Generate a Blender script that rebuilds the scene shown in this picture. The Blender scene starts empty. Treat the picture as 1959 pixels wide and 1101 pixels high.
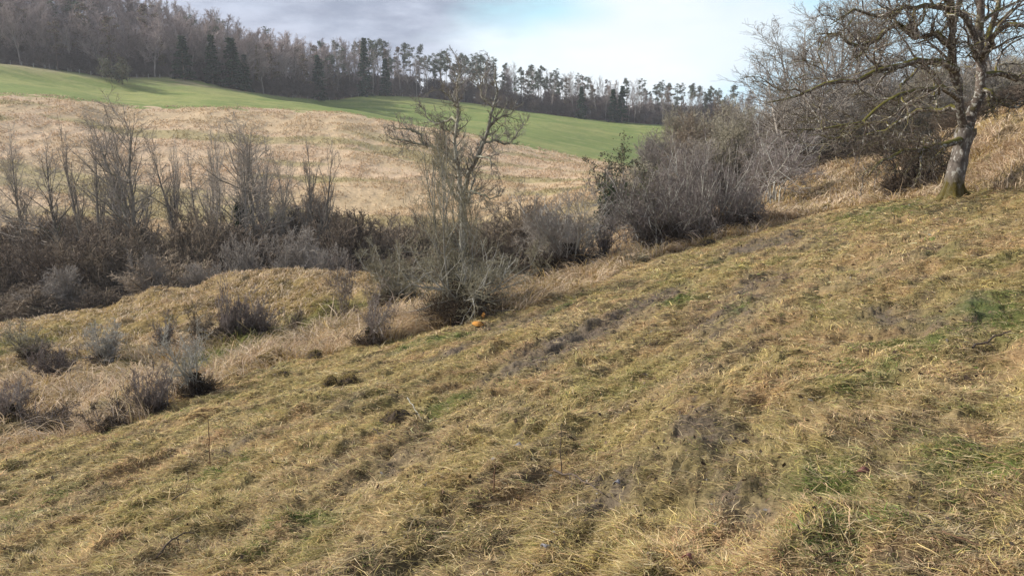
import bpy, math
import numpy as np
from math import radians as rad

SC = bpy.context.scene
COL = SC.collection
# ------------------------------------------------------------------ camera
F_PX, CX, CY, PITCH = 1508.0, 979.5, 550.5, math.atan(250.5 / 1508.0)
cam_d = bpy.data.cameras.new('camera')
cam = bpy.data.objects.new('camera', cam_d)
COL.objects.link(cam)
cam_d.sensor_width = 36.0
cam_d.lens = 36.0 * F_PX / 1959.0
cam_d.clip_start, cam_d.clip_end = 0.1, 6000
cam.location = (0, 0, 0)
cam.rotation_euler = (rad(90) - PITCH, 0, 0)
SC.camera = cam

# ------------------------------------------------------------------ light
SUN_AZ, SUN_EL = rad(-82), rad(31)            # azimuth from +Y towards +X
SC.view_settings.view_transform = 'Standard'
SC.view_settings.look = 'None'
SC.view_settings.gamma = 1.0
SC.view_settings.exposure = 1.06
SC.render.film_transparent = False
try:
    SC.cycles.use_denoising = True
    SC.cycles.max_bounces = 6
    SC.cycles.transparent_max_bounces = 8
except Exception:
    pass

sun_d = bpy.data.lights.new('sun', 'SUN')
sun_d.energy, sun_d.angle, sun_d.color = 3.5, rad(2.5), (1.0, 0.95, 0.87)
sun = bpy.data.objects.new('sun', sun_d)
COL.objects.link(sun)
sun.rotation_euler = (rad(90) - SUN_EL, 0, math.pi - SUN_AZ)

W = bpy.data.worlds.new('World')
SC.world = W
W.use_nodes = True


def build_world():
    nt = W.node_tree
    nt.nodes.clear()
    N = nt.nodes.new
    L = nt.links.new
    out, bg = N('ShaderNodeOutputWorld'), N('ShaderNodeBackground')
    bg.inputs['Strength'].default_value = 0.1
    sky = N('ShaderNodeTexSky')
    sky.sky_type = 'NISHITA'
    sky.sun_disc = False
    sky.sun_elevation, sky.sun_rotation = SUN_EL, SUN_AZ
    tc, sep = N('ShaderNodeTexCoord'), N('ShaderNodeSeparateXYZ')
    L(tc.outputs['Generated'], sep.inputs[0])

    def math_(op, a, b=None, c=None):
        m = N('ShaderNodeMath')
        m.operation = op
        for i, v in enumerate((a, b, c)):
            if v is None:
                continue
            if isinstance(v, (int, float)):
                m.inputs[i].default_value = v
            else:
                L(v, m.inputs[i])
        return m.outputs[0]

    def ramp(v, lo, hi):
        m = N('ShaderNodeMapRange')
        m.interpolation_type = 'SMOOTHSTEP'
        L(v, m.inputs[0])
        m.inputs[1].default_value, m.inputs[2].default_value = lo, hi
        return m.outputs[0]

    def mix(f, a, b):
        m = N('ShaderNodeMix')
        m.data_type = 'RGBA'
        L(f, m.inputs[0])
        for k, v in ((6, a), (7, b)):
            if isinstance(v, tuple):
                m.inputs[k].default_value = (*v, 1)
            else:
                L(v, m.inputs[k])
        return m.outputs[2]

    x, y, z = sep.outputs
    mp = N('ShaderNodeMapping')
    mp.inputs['Scale'].default_value = (1.0, 1.0, 3.2)
    mp.inputs['Location'].default_value = (0.3, 0.0, 0.1)
    L(tc.outputs['Generated'], mp.inputs[0])

    def noise(scale, detail, rough=0.55):
        n = N('ShaderNodeTexNoise')
        n.inputs['Scale'].default_value = scale
        n.inputs['Detail'].default_value = detail
        n.inputs['Roughness'].default_value = rough
        L(mp.outputs[0], n.inputs[0])
        return n.outputs[0]
    n1, n2, n3 = noise(3.2, 5), noise(7.0, 6), noise(2.1, 3)
    # thin blue-white sky, white cloud banks, a violet-grey cloud in the west (left)
    base = mix(ramp(z, 0.02, 0.5), (2.9, 4.8, 5.9), sky.outputs[0])
    cover = math_('ADD', ramp(n1, 0.40, 0.60), math_('MULTIPLY', n2, 0.12))
    cover = math_('MINIMUM', cover, 1.0)
    white = mix(ramp(n2, 0.35, 0.7), (4.4, 4.7, 5.1), (5.1, 5.2, 5.4))
    col = mix(math_('MULTIPLY', cover, 0.8), base, white)
    # bright bank low over the ridge, straight ahead
    bank = math_('MULTIPLY', ramp(math_('ADD', x, math_('MULTIPLY', n2, 0.25)), -0.25, 0.03),
                 ramp(math_('SUBTRACT', 0.42, x), 0.05, 0.35))
    bank = math_('MULTIPLY', bank, ramp(math_('SUBTRACT', 0.20, z), -0.02, 0.12))
    col = mix(math_('MULTIPLY', bank, 0.75), col, (5.6, 5.5, 5.45))
    # openings where the blue shows
    gap = math_('MULTIPLY', ramp(math_('ADD', x, math_('MULTIPLY', n2, 0.10)), -0.10, 0.02), ramp(math_('SUBTRACT', math_('MULTIPLY', n1, 0.14), x), -0.06, 0.05))
    gap = math_('MULTIPLY', gap, ramp(math_('ADD', z, math_('MULTIPLY', n2, 0.04)), 0.155, 0.195))
    col = mix(math_('MULTIPLY', gap, 0.9), col, (2.5, 4.3, 5.0))
    gap2 = math_('MULTIPLY', ramp(math_('ADD', x, math_('MULTIPLY', n1, 0.25)), 0.30, 0.52), ramp(math_('SUBTRACT', 0.22, z), 0.0, 0.12))
    col = mix(math_('MULTIPLY', gap2, 0.6), col, (3.4, 4.4, 5.0))
    # violet-grey cloud
    gx = math_('ADD', math_('MULTIPLY', x, -1.0), math_('MULTIPLY', math_('SUBTRACT', n2, 0.5), 0.30))
    gx = math_('ADD', gx, math_('MULTIPLY', z, 1.25))
    grey = math_('MULTIPLY', ramp(gx, 0.17, 0.31), ramp(math_('ADD', n3, math_('MULTIPLY', n2, 0.3)), 0.30, 0.62))
    n4 = noise(15.0, 6, 0.62)
    greyc = mix(ramp(math_('ADD', math_('MULTIPLY', n2, 0.6), math_('MULTIPLY', n4, 0.4)), 0.36, 0.66), (1.35, 1.55, 2.15), (2.9, 3.15, 3.9))
    col = mix(math_('MULTIPLY', grey, 0.92), col, greyc)
    L(col, bg.inputs['Color'])
    L(bg.outputs[0], out.inputs[0])


build_world()

# ------------------------------------------------------------------ numpy helpers
RNG = np.random.default_rng(11)


def _hash(ix, iy, seed):
    h = (ix.astype(np.int64) * 374761393 + iy.astype(np.int64) * 668265263 + seed * 1442695041) & 0xffffffff
    h = ((h ^ (h >> 13)) * 1274126177) & 0xffffffff
    h = h ^ (h >> 16)
    return (h & 0xffff) / 65535.0


def vnoise(x, y, seed=0):
    x, y = np.asarray(x, float), np.asarray(y, float)
    ix, iy = np.floor(x), np.floor(y)
    fx, fy = x - ix, y - iy
    fx, fy = fx * fx * fx * (fx * (fx * 6 - 15) + 10), fy * fy * fy * (fy * (fy * 6 - 15) + 10)
    a, b = _hash(ix, iy, seed), _hash(ix + 1, iy, seed)
    c, d = _hash(ix, iy + 1, seed), _hash(ix + 1, iy + 1, seed)
    return (a * (1 - fx) + b * fx) * (1 - fy) + (c * (1 - fx) + d * fx) * fy


def fbm(x, y, seed=0, octv=4, gain=0.5):
    s, amp, tot = 0, 1.0, 0
    c, sn = 0.8, 0.6
    for k in range(octv):
        s = s + amp * vnoise(x, y, seed + 17 * k)
        tot += amp
        amp *= gain
        x, y = (x * c - y * sn) * 2.03 + 5.3, (x * sn + y * c) * 2.03 + 1.7
    return s / tot


def sst(lo, hi, v):
    t = np.clip((v - lo) / (hi - lo), 0, 1)
    return t * t * (3 - 2 * t)


def mixc(c, col, m):
    return c + (np.asarray(col) - c) * m[..., None]


def pchip1(xk, yk, x):
    """monotone cubic through (xk, yk), flat outside"""
    xk, yk = np.asarray(xk, float), np.asarray(yk, float)
    m = pchip_slopes(xk[:, None], yk[:, None])[:, 0]
    x = np.clip(x, xk[0], xk[-1])
    i = np.clip(np.searchsorted(xk, x) - 1, 0, len(xk) - 2)
    h = xk[i + 1] - xk[i]
    t = (x - xk[i]) / h
    return ((2 * t**3 - 3 * t**2 + 1) * yk[i] + (t**3 - 2 * t**2 + t) * h * m[i]
            + (-2 * t**3 + 3 * t**2) * yk[i + 1] + (t**3 - t**2) * h * m[i + 1])


def pchip_slopes(xk, yk):
    h = np.diff(xk, axis=0)
    d = np.diff(yk, axis=0) / h
    m = np.zeros_like(yk)
    w1, w2 = 2 * h[1:] + h[:-1], h[1:] + 2 * h[:-1]
    same = d[1:] * d[:-1] > 0
    with np.errstate(divide='ignore', invalid='ignore'):
        hm = (w1 + w2) / (w1 / np.where(d[:-1] == 0, 1, d[:-1]) + w2 / np.where(d[1:] == 0, 1, d[1:]))
    m[1:-1] = np.where(same, hm, 0)
    m[0], m[-1] = d[0], d[-1]
    return m


# ------------------------------------------------------------------ pixel <-> ray (photo pixels, 1959 x 1101)
CP, SP = math.cos(PITCH), math.sin(PITCH)


def ray(px, py):
    X, Y = (np.asarray(px, float) - CX) / F_PX, (CY - np.asarray(py, float)) / F_PX
    return np.stack([X, CP + Y * SP, -SP + Y * CP], -1)


def pt(px, py, y):
    d = ray(px, py)
    return d / d[..., 1:2] * np.asarray(y, float)[..., None]


def project(p):
    p = np.asarray(p, float)
    f = p[..., 1] * CP - p[..., 2] * SP
    u = p[..., 1] * SP + p[..., 2] * CP
    return CX + F_PX * p[..., 0] / f, CY - F_PX * u / f


# ------------------------------------------------------------------ terrain: curves running across the valley
PA, PB, PH = 0.22, -0.11, 1.6                  # the mown slope is this plane


def row_pix(tab):
    t = np.array(tab, float)
    return pt(t[:, 0], t[:, 1], t[:, 2])


def row_z(tab):
    t = np.array(tab, float)
    u = (t[:, 0] - CX) / F_PX
    return np.stack([u * t[:, 1], t[:, 1], t[:, 2]], -1)


_e = np.array([(-600, 990), (-300, 915), (0, 850), (230, 812), (400, 742), (560, 690), (700, 660), (870, 618), (1000, 590),
               (1130, 540), (1250, 490), (1440, 442), (1570, 405), (1700, 383), (1820, 370), (1959, 358), (2300, 340), (2700, 325)], float)
_d = ray(_e[:, 0], _e[:, 1])
_t = -PH / (_d[:, 2] - PA * _d[:, 0] - PB * _d[:, 1])
ROWS = [
    _d * _t[:, None],
    row_pix([(-600, 880, 22), (0, 760, 20), (200, 710, 23), (400, 660, 26), (560, 630, 27), (700, 603, 26), (870, 573, 24.5), (1000, 552, 24),
             (1130, 505, 32), (1250, 462, 36), (1440, 415, 40), (1570, 370, 44), (1700, 338, 39), (1820, 320, 33), (1959, 290, 28), (2700, 200, 28)]),
    row_pix([(-600, 760, 36), (0, 622, 38), (100, 607, 38), (200, 591, 38), (300, 562, 38), (430, 534, 38), (520, 524, 38), (600, 520, 38), (700, 529, 37),
             (800, 545, 35), (900, 550, 33), (1000, 538, 32), (1130, 470, 42), (1250, 432, 46), (1440, 390, 48), (1570, 322, 54), (1700, 305, 49),
             (1820, 262, 42), (1959, 215, 38), (2700, 120, 36)]),
    row_z([(-600, 52, -13), (0, 52, -13), (400, 52, -12.5), (800, 55, -12), (1000, 55, -11), (1130, 65, -9), (1250, 70, -7), (1440, 70, -4),
           (1570, 72, -2.5), (1700, 72, -1), (1959, 66, 2.4), (2700, 60, 4)]),
    row_z([(-600, 78, -11), (0, 78, -10), (400, 80, -10), (800, 88, -9.5), (1000, 95, -8), (1130, 100, -6), (1250, 105, -4), (1440, 100, -2),
           (1570, 95, 0), (1959, 85, 4), (2700, 80, 7)]),
    row_pix([(-600, 150, 170), (0, 181, 170), (120, 186, 178), (250, 205, 185), (400, 207, 190), (520, 210, 200), (640, 216, 208), (740, 231, 212),
             (870, 252, 220), (1000, 278, 225), (1160, 308, 230), (1300, 335, 230), (1440, 300, 220), (1700, 250, 200), (1959, 220, 200), (2700, 150, 200)]),
    row_pix([(-600, 120, 200), (0, 150, 200), (250, 177, 212), (400, 182, 216), (500, 187, 228), (560, 194, 235), (640, 206, 240), (700, 215, 240),
             (760, 227, 240), (830, 238, 245), (1000, 258, 262), (1160, 285, 268), (1300, 308, 270), (1440, 285, 260), (1959, 200, 240), (2700, 140, 240)]),
    row_z([(-600, 212, 28), (0, 210, 24.0), (250, 224, 20.8), (400, 230, 19.3), (500, 242, 18.5), (560, 256, 16.3), (640, 268, 13.4), (700, 270, 12.4),
           (760, 270, 11.2), (830, 285, 12.6), (1000, 298, 13.2), (1160, 300, 9.2), (1300, 300, 6), (1440, 300, 6), (1959, 280, 18), (2700, 280, 28)]),
    row_pix([(-600, 80, 222), (0, 122, 222), (60, 128, 224), (150, 140, 230), (205, 149, 236), (330, 151, 240), (430, 167, 246), (500, 180, 256),
             (560, 188, 282), (640, 192, 315), (700, 184, 325), (760, 183, 330), (830, 188, 332), (900, 197, 332), (1000, 213, 332), (1160, 231, 332),
             (1250, 238, 330), (1440, 245, 320), (1959, 200, 320), (2700, 120, 320)]),
    row_z([(-600, 310, 62), (0, 300, 56), (150, 305, 52), (250, 310, 47), (350, 320, 42), (450, 335, 37.5), (640, 372, 33), (760, 380, 29.5),
           (900, 380, 27), (1000, 380, 24), (1250, 384, 18), (1600, 370, 14), (2700, 360, 20)]),
    row_z([(-600, 520, 60), (0, 520, 50), (450, 520, 26), (900, 520, 8), (1250, 520, 2), (2700, 520, 0)]),
]
_RC = []
for R_ in ROWS:
    th, rr = np.arctan2(R_[:, 0], R_[:, 1]), np.hypot(R_[:, 0], R_[:, 1])
    _RC.append((th, rr, R_[:, 2]))


def rows_at(th):
    """radii and heights of all rows at azimuths th: two arrays (rows, n)"""
    rs = np.stack([pchip1(a, b, th) for a, b, c in _RC])
    zs = np.stack([pchip1(a, c, th) for a, b, c in _RC])
    xe, ye = rs[0] * np.sin(th), rs[0] * np.cos(th)
    zs[0] = PA * xe + PB * ye - PH
    rs = np.maximum.accumulate(rs + np.arange(len(rs))[:, None] * 0.01, 0)
    return rs, zs


def base_height(x, y, cache=None):
    """(height, row coordinate): row coordinate 0..1 on the mown slope, 1..2 to the next curve and so on"""
    x, y = np.asarray(x, float), np.asarray(y, float)
    th, r = np.arctan2(x, y), np.hypot(x, y)
    rs, zs = rows_at(th.ravel())
    shp = th.shape
    r = r.ravel()
    # two knots on the plane keep the slope continuous at the edge
    re = rs[0]
    st, ct = np.sin(th.ravel()), np.cos(th.ravel())
    rk = np.concatenate([[re * 0.0], [re * 0.8], rs])
    zk = np.concatenate([[0 * re - PH], [(PA * st + PB * ct) * re * 0.8 - PH], zs])
    m = pchip_slopes(rk, zk)
    i = np.clip((rk <= r[None]).sum(0) - 1, 0, len(rk) - 2)
    a = np.arange(len(r))
    h = rk[i + 1, a] - rk[i, a]
    t = np.clip((r - rk[i, a]) / h, 0, 1)
    z = ((2 * t**3 - 3 * t**2 + 1) * zk[i, a] + (t**3 - 2 * t**2 + t) * h * m[i, a]
         + (-2 * t**3 + 3 * t**2) * zk[i + 1, a] + (t**3 - t**2) * h * m[i + 1, a])
    plane = (PA * st + PB * ct) * r - PH
    z = np.where(r < re * 0.8, plane, z)
    v = np.where(r < re, r / re, i - 1 + t)
    return z.reshape(shp), v.reshape(shp)


CA, SA = 0.894, 0.447                          # contour direction (x = SA, y = CA)


def along(x, y):
    return x * SA + y * CA, x * CA - y * SA


def spot(x, y, cx, cy, la, lb):
    a, b = along(x - cx, y - cy)
    return np.exp(-(a / la) ** 2 - (b / lb) ** 2)


def relief(x, y, v):
    """tussocks, terraces and lumps"""
    a, b = along(x, y)
    r = np.hypot(x, y)
    near = (fbm(a * 0.35, b * 1.5, 3, 4) - 0.5) * 0.26 + (fbm(a * 1.6, b * 3.2, 5, 4) - 0.5) * 0.17 + (fbm(x * 5, y * 5, 8, 4) - 0.5) * 0.15 + (fbm(x * 17, y * 17, 9, 2) - 0.5) * 0.035
    near = near * sst(1.0, 3.0, r)
    bank = (fbm(x * 0.5, y * 0.5, 21, 3) - 0.5) * 0.7 + (fbm(x * 1.7, y * 1.7, 22, 4) - 0.5) * 0.42
    hill = (fbm(x * 0.05, y * 0.05, 31, 3) - 0.5) * 1.6 + (fbm(x * 0.35, y * 0.22, 33, 4) - 0.5) * 0.5
    green = (fbm(x * 0.03, y * 0.03, 41, 3) - 0.5) * 1.2 + (fbm(x * 0.3, y * 0.2, 43, 3) - 0.5) * 0.22
    wn = 1 - sst(0.93, 1.12, v)
    wb = sst(0.93, 1.12, v) * (1 - sst(3.3, 4.2, v))
    wh = sst(3.3, 4.2, v) * (1 - sst(5.9, 6.1, v))
    wg = sst(5.9, 6.1, v)
    return near * wn + bank * wb + hill * wh + green * wg


def height(x, y):
    z, v = base_height(x, y)
    return z + relief(np.asarray(x, float), np.asarray(y, float), v)


def at(px, y):
    """ground point at photo column px and forward distance y (for hidden bases)"""
    x, z = (px - CX) / F_PX * y, 0.0
    for _ in range(3):
        z = float(height(np.array([x]), np.array([y]))[0])
        x = (px - CX) / F_PX * (y * CP - z * SP)
    return np.array([x, y, float(height(np.array([x]), np.array([y]))[0])])


def hit(px, py, rmin=1.5, rmax=420):
    """first ground point seen through a photo pixel"""
    d = ray(px, py)
    s = np.geomspace(rmin, rmax, 2500)
    p = d[None] * (s / math.hypot(d[0], d[1]))[:, None]
    h = height(p[:, 0], p[:, 1])
    k = np.nonzero(p[:, 2] < h)[0]
    k = k[0] if len(k) else len(s) - 1
    q = p[k].copy()
    q[2] = h[k]
    return q


# ------------------------------------------------------------------ ground colours (albedo)
_mud = [(1020, 610, 1.6, .45), (960, 622, .8, .35), (1490, 462, 2.6, 1.0), (1420, 480, 1.2, .5), (1080, 655, 1.5, .5), (880, 662, 1.0, .3), (1000, 700, 1.2, .3), (1290, 485, 1.0, .4),
        (1690, 620, .8, .3), (1850, 590, .7, .3), (1450, 545, 1.6, .5), (1240, 575, 2.0, .45), (1130, 640, 1.5, .4), (1400, 605, 1.5, .4), (1330, 800, .4, .15), (1160, 930, .4, .2),
        (1440, 960, .35, .2), (470, 840, .8, .2), (760, 880, .5, .2), (1360, 850, .5, .25)]
for _line in (((1600, 448), (1500, 478), (1410, 512), (1330, 560), (1250, 600), (1150, 642), (1060, 684), (960, 716)), ((1080, 604), (1000, 622), (920, 646), (840, 676), (750, 704)),
              ((1420, 700), (1330, 760), (1230, 830), (1180, 905)), ((1740, 610), (1850, 590), (1940, 600))):
    _mud += [(px_, py_, .0035 * F_PX / py_ * 4.0 * (1.3 if py_ < 600 else .9), .0011 * F_PX / py_ * 4.0 * (3.4 if py_ < 600 else 3.2)) for px_, py_ in _line]
_grn_shade = [(860, 772, .5, .25), (1070, 590, .5, .2), (850, 645, .8, .25), (1610, 935, .35, .2), (1900, 600, .8, .3), (1850, 880, .4, .3), (1620, 1060, .4, .22), (800, 655, .7, .25),
        (400, 900, .4, .25), (1780, 640, .5, .2), (1640, 705, .7, .3), (1420, 585, .6, .25), (90, 960, .4, .25), (560, 1010, .4, .2), (1300, 575, .8, .3), (1690, 400, 4.0, 1.2), (1900, 330, 3.0, 1.0)]  # last two spots paint shade beside the mossy tree; the first is also moss
MUD = [(*hit(a, b)[:2], c, d) for a, b, c, d in _mud]
GRN_SHADE = [(*hit(a, b)[:2], c, d) for a, b, c, d in _grn_shade]
MOUND_GREEN = [(*hit(a, b)[:2], c, d) for a, b, c, d in [(610, 608, 2.0, 1.2), (640, 600, 1.2, .8), (420, 680, 1.2, .8), (20, 660, 2.5, 2.0), (480, 655, 1.2, .7)]]


def ground_colour(x, y, v):
    a, b = along(x, y)
    w1 = (fbm(x * .9, y * .9, 51, 3) - .5) * 1.2
    n1 = fbm(a * 0.22 + w1, b * 0.8 + w1, 61, 4)
    n2 = fbm(a * .9, b * 1.6, 62, 4)
    n3 = fbm(x * 2.6, y * 2.6, 63, 4)
    n4 = fbm(a * .5, b * 1.4, 64, 4)
    c = np.zeros(x.shape + (3,)) + (0.345, 0.256, 0.130)
    c = mixc(c, (0.305, 0.242, 0.092), sst(.44, .60, n1) * .7)
    c = mixc(c, (0.350, 0.225, 0.115), sst(.50, .66, n2) * .7)
    c = mixc(c, (0.165, 0.140, 0.045), sst(.50, .70, n3) * .5)
    n5 = fbm(x * 4.5, y * 4.5, 67, 3)
    c = mixc(c, (0.115, 0.088, 0.060), sst(.53, .68, n4) * (.25 + .75 * sst(.4, .6, n5)) * .75)
    c = mixc(c, (0.125, 0.145, 0.034), sst(.62, .76, fbm(x * 1.1, y * 1.1, 66, 4)) * .4)
    mud = sum(spot(x, y, *m) for m in MUD)
    c = mixc(c, (0.160, 0.125, 0.097), np.clip(mud * (.40 + .9 * sst(.34, .62, n5)), 0, .85))
    grn_shade = sum(spot(x, y, *m) for m in GRN_SHADE)
    c = mixc(c, (0.085, 0.130, 0.026), np.clip(grn_shade * 1.1 * sst(.30, .62, n3), 0, .7))
    near = c
    # rough bank and mound
    t = np.zeros_like(c) + (0.430, 0.305, 0.180)
    b1 = fbm(x * .35, y * .35, 71, 4)
    b2 = fbm(x * 1.3, y * 1.3, 72, 4)
    t = mixc(t, (0.370, 0.260, 0.095), sst(.42, .6, b1) * .8)
    t = mixc(t, (0.190, 0.155, 0.055), sst(.54, .72, b2) * .75)
    t = mixc(t, (0.090, 0.072, 0.045), sst(.60, .75, fbm(x * .9, y * .9, 75, 3)) * .7)
    mg = sum(spot(x, y, *m) for m in MOUND_GREEN)
    t = mixc(t, (0.110, 0.150, 0.030), np.clip(mg * (.3 + b2 * 1.1), 0, .8))
    mound = sst(1.9, 2.3, v) * (1 - sst(3.2, 3.4, v)) * sst(.55, .2, 0 * x) if False else sst(1.8, 2.4, v)
    t = mixc(t, (0.330, 0.235, 0.085), mound * .55 * (x < 2) * (1 - sst(.5, .7, b2) * .5))
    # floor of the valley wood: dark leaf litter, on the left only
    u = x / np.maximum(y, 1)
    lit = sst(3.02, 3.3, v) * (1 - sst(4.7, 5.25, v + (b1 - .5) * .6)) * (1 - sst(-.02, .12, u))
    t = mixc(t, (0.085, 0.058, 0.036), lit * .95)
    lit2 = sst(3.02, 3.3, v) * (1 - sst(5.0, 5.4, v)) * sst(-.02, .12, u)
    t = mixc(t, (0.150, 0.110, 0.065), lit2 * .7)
    # far rough hillside
    h = np.zeros_like(c) + (0.510, 0.372, 0.240)
    h1 = fbm(x * .045, y * .075, 81, 5)
    h2 = fbm(x * .25, y * .2, 82, 4)
    h = mixc(h, (0.475, 0.355, 0.200), sst(.40, .62, h1) * .5)
    h = mixc(h, (0.300, 0.225, 0.115), sst(.54, .74, h2) * .28)
    h = mixc(h, (0.290, 0.245, 0.110), sst(.55, .68, fbm(x * .03, y * .11, 85, 4)) * .75)
    # green field
    g = np.zeros_like(c) + (0.180, 0.218, 0.060)
    g1 = fbm(x * .03, y * .06, 91, 4)
    g = mixc(g, (0.255, 0.262, 0.085), sst(.45, .65, g1) * .8)
    g = mixc(g, (0.145, 0.195, 0.048), sst(.52, .7, fbm(x * .09, y * .14, 92, 4)) * .6)
    g = mixc(g, (0.290, 0.285, 0.105), sst(.54, .66, fbm(x * .10, y * .42, 96, 4)) * .5)
    g = mixc(g, (0.120, 0.170, 0.042), sst(.56, .68, fbm(x * .25, y * .55, 99, 3)) * .45)
    rough = sst(7.2, 8.6, v + (g1 - .5) * 1.2) * (1 - sst(-.34, -.25, u)) * .8
    g = mixc(g, (0.300, 0.240, 0.140), rough * sst(.35, .6, fbm(x * .12, y * .2, 93, 4)))
    # wood floor
    f = np.zeros_like(c) + (0.085, 0.062, 0.050)
    f = mixc(f, (0.130, 0.085, 0.055), sst(.45, .65, fbm(x * .1, y * .1, 95, 3)))
    e1 = sst(.94, 1.06, v + (fbm(x * .8, y * .8, 97, 3) - .5) * .22)
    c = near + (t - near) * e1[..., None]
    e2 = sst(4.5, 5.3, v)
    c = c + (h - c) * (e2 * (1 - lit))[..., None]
    e3 = sst(5.985, 6.015, v + (fbm(x * .25, y * .25, 98, 4) - .5) * .22)
    c = c + (g - c) * e3[..., None]
    e4 = sst(8.99, 9.03, v)
    c = c + (f - c) * e4[..., None]
    return np.clip(c, 0.01, 1)


# ------------------------------------------------------------------ mesh builders
def new_mesh(name, verts, faces_list, mats, smooth=False, colour=None, mat_idx=None):
    """faces_list: list of int arrays (m, k)"""
    me = bpy.data.meshes.new(name)
    verts = np.ascontiguousarray(verts, np.float32)
    me.vertices.add(len(verts))
    me.vertices.foreach_set('co', verts.ravel())
    faces_list = [f for f in faces_list if len(f)]
    loops = np.concatenate([f.ravel() for f in faces_list]).astype(np.int32)
    tot = np.concatenate([np.full(len(f), f.shape[1], np.int32) for f in faces_list])
    start = np.concatenate([[0], np.cumsum(tot)[:-1]]).astype(np.int32)
    me.loops.add(len(loops))
    me.loops.foreach_set('vertex_index', loops)
    me.polygons.add(len(tot))
    me.polygons.foreach_set('loop_start', start)
    me.polygons.foreach_set('loop_total', tot)
    if smooth:
        me.polygons.foreach_set('use_smooth', np.ones(len(tot), bool))
    for m in mats:
        me.materials.append(m)
    if mat_idx is not None:
        me.polygons.foreach_set('material_index', np.asarray(mat_idx, np.int32))
    if colour is not None:
        at_ = me.attributes.new('Col', 'FLOAT_COLOR', 'POINT')
        c4 = np.ones((len(verts), 4), np.float32)
        c4[:, :3] = colour
        at_.data.foreach_set('color', c4.ravel())
    me.update(calc_edges=True)
    return me


def link(name, me, parent=None, loc=None):
    o = bpy.data.objects.new(name, me)
    COL.objects.link(o)
    if parent is not None:
        o.parent = parent
    if loc is not None:
        o.location = loc
    return o


def thing(name, label, cat, loc, group=None):
    o = bpy.data.objects.new(name, None)
    COL.objects.link(o)
    o.location = loc
    o.empty_display_size = 0.2
    o['label'], o['category'] = label, cat
    if group:
        o['group'] = group
    return o


def tag(o, label, cat, group=None):
    o['label'], o['category'] = label, cat
    if group:
        o['group'] = group
    return o


def copy_thing(src, loc, rz, sc, label=None, group=None):
    r = src.copy()
    COL.objects.link(r)
    r.location, r.rotation_euler, r.scale = loc, (0, 0, rz), sc
    if label:
        r['label'] = label
    if group:
        r['group'] = group
    for ch in src.children:
        c = ch.copy()
        COL.objects.link(c)
        c.parent = r
    return r


# ------------------------------------------------------------------ materials
def mat_base(name):
    m = bpy.data.materials.new(name)
    m.use_nodes = True
    nt = m.node_tree
    b = nt.nodes['Principled BSDF']
    b.inputs['Roughness'].default_value = 0.9
    b.inputs['Specular IOR Level'].default_value = 0.12
    return m, nt, b


def mat_ground(name, scale, amount, bump):
    m, nt, b = mat_base(name)
    N, L = nt.nodes.new, nt.links.new
    at_ = N('ShaderNodeAttribute')
    at_.attribute_name = 'Col'
    geo, ns = N('ShaderNodeNewGeometry'), N('ShaderNodeTexNoise')
    ns.inputs['Scale'].default_value = scale
    ns.inputs['Detail'].default_value = 6
    ns.inputs['Roughness'].default_value = 0.7
    L(geo.outputs['Position'], ns.inputs['Vector'])
    mr = N('ShaderNodeMapRange')
    L(ns.outputs[0], mr.inputs[0])
    mr.inputs[1].default_value, mr.inputs[2].default_value = 0.3, 0.7
    mr.inputs[3].default_value, mr.inputs[4].default_value = 1 - amount, 1 + amount
    mx = N('ShaderNodeVectorMath')
    mx.operation = 'MULTIPLY'
    L(at_.outputs['Color'], mx.inputs[0])
    L(mr.outputs[0], mx.inputs[1])
    L(mx.outputs[0], b.inputs['Base Color'])
    bp = N('ShaderNodeBump')
    bp.inputs['Strength'].default_value = bump
    bp.inputs['Distance'].default_value = 0.6 / scale
    L(ns.outputs[0], bp.inputs['Height'])
    L(bp.outputs[0], b.inputs['Normal'])
    return m


def mat_blade(name, transl=0.25):
    m, nt, b = mat_base(name)
    N, L = nt.nodes.new, nt.links.new
    at_ = N('ShaderNodeAttribute')
    at_.attribute_name = 'Col'
    L(at_.outputs['Color'], b.inputs['Base Color'])
    b.inputs['Roughness'].default_value = 0.7
    tr, mx = N('ShaderNodeBsdfTranslucent'), N('ShaderNodeMixShader')
    L(at_.outputs['Color'], tr.inputs['Color'])
    mx.inputs[0].default_value = transl
    L(b.outputs[0], mx.inputs[1])
    L(tr.outputs[0], mx.inputs[2])
    L(mx.outputs[0], nt.nodes['Material Output'].inputs['Surface'])
    return m


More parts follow.
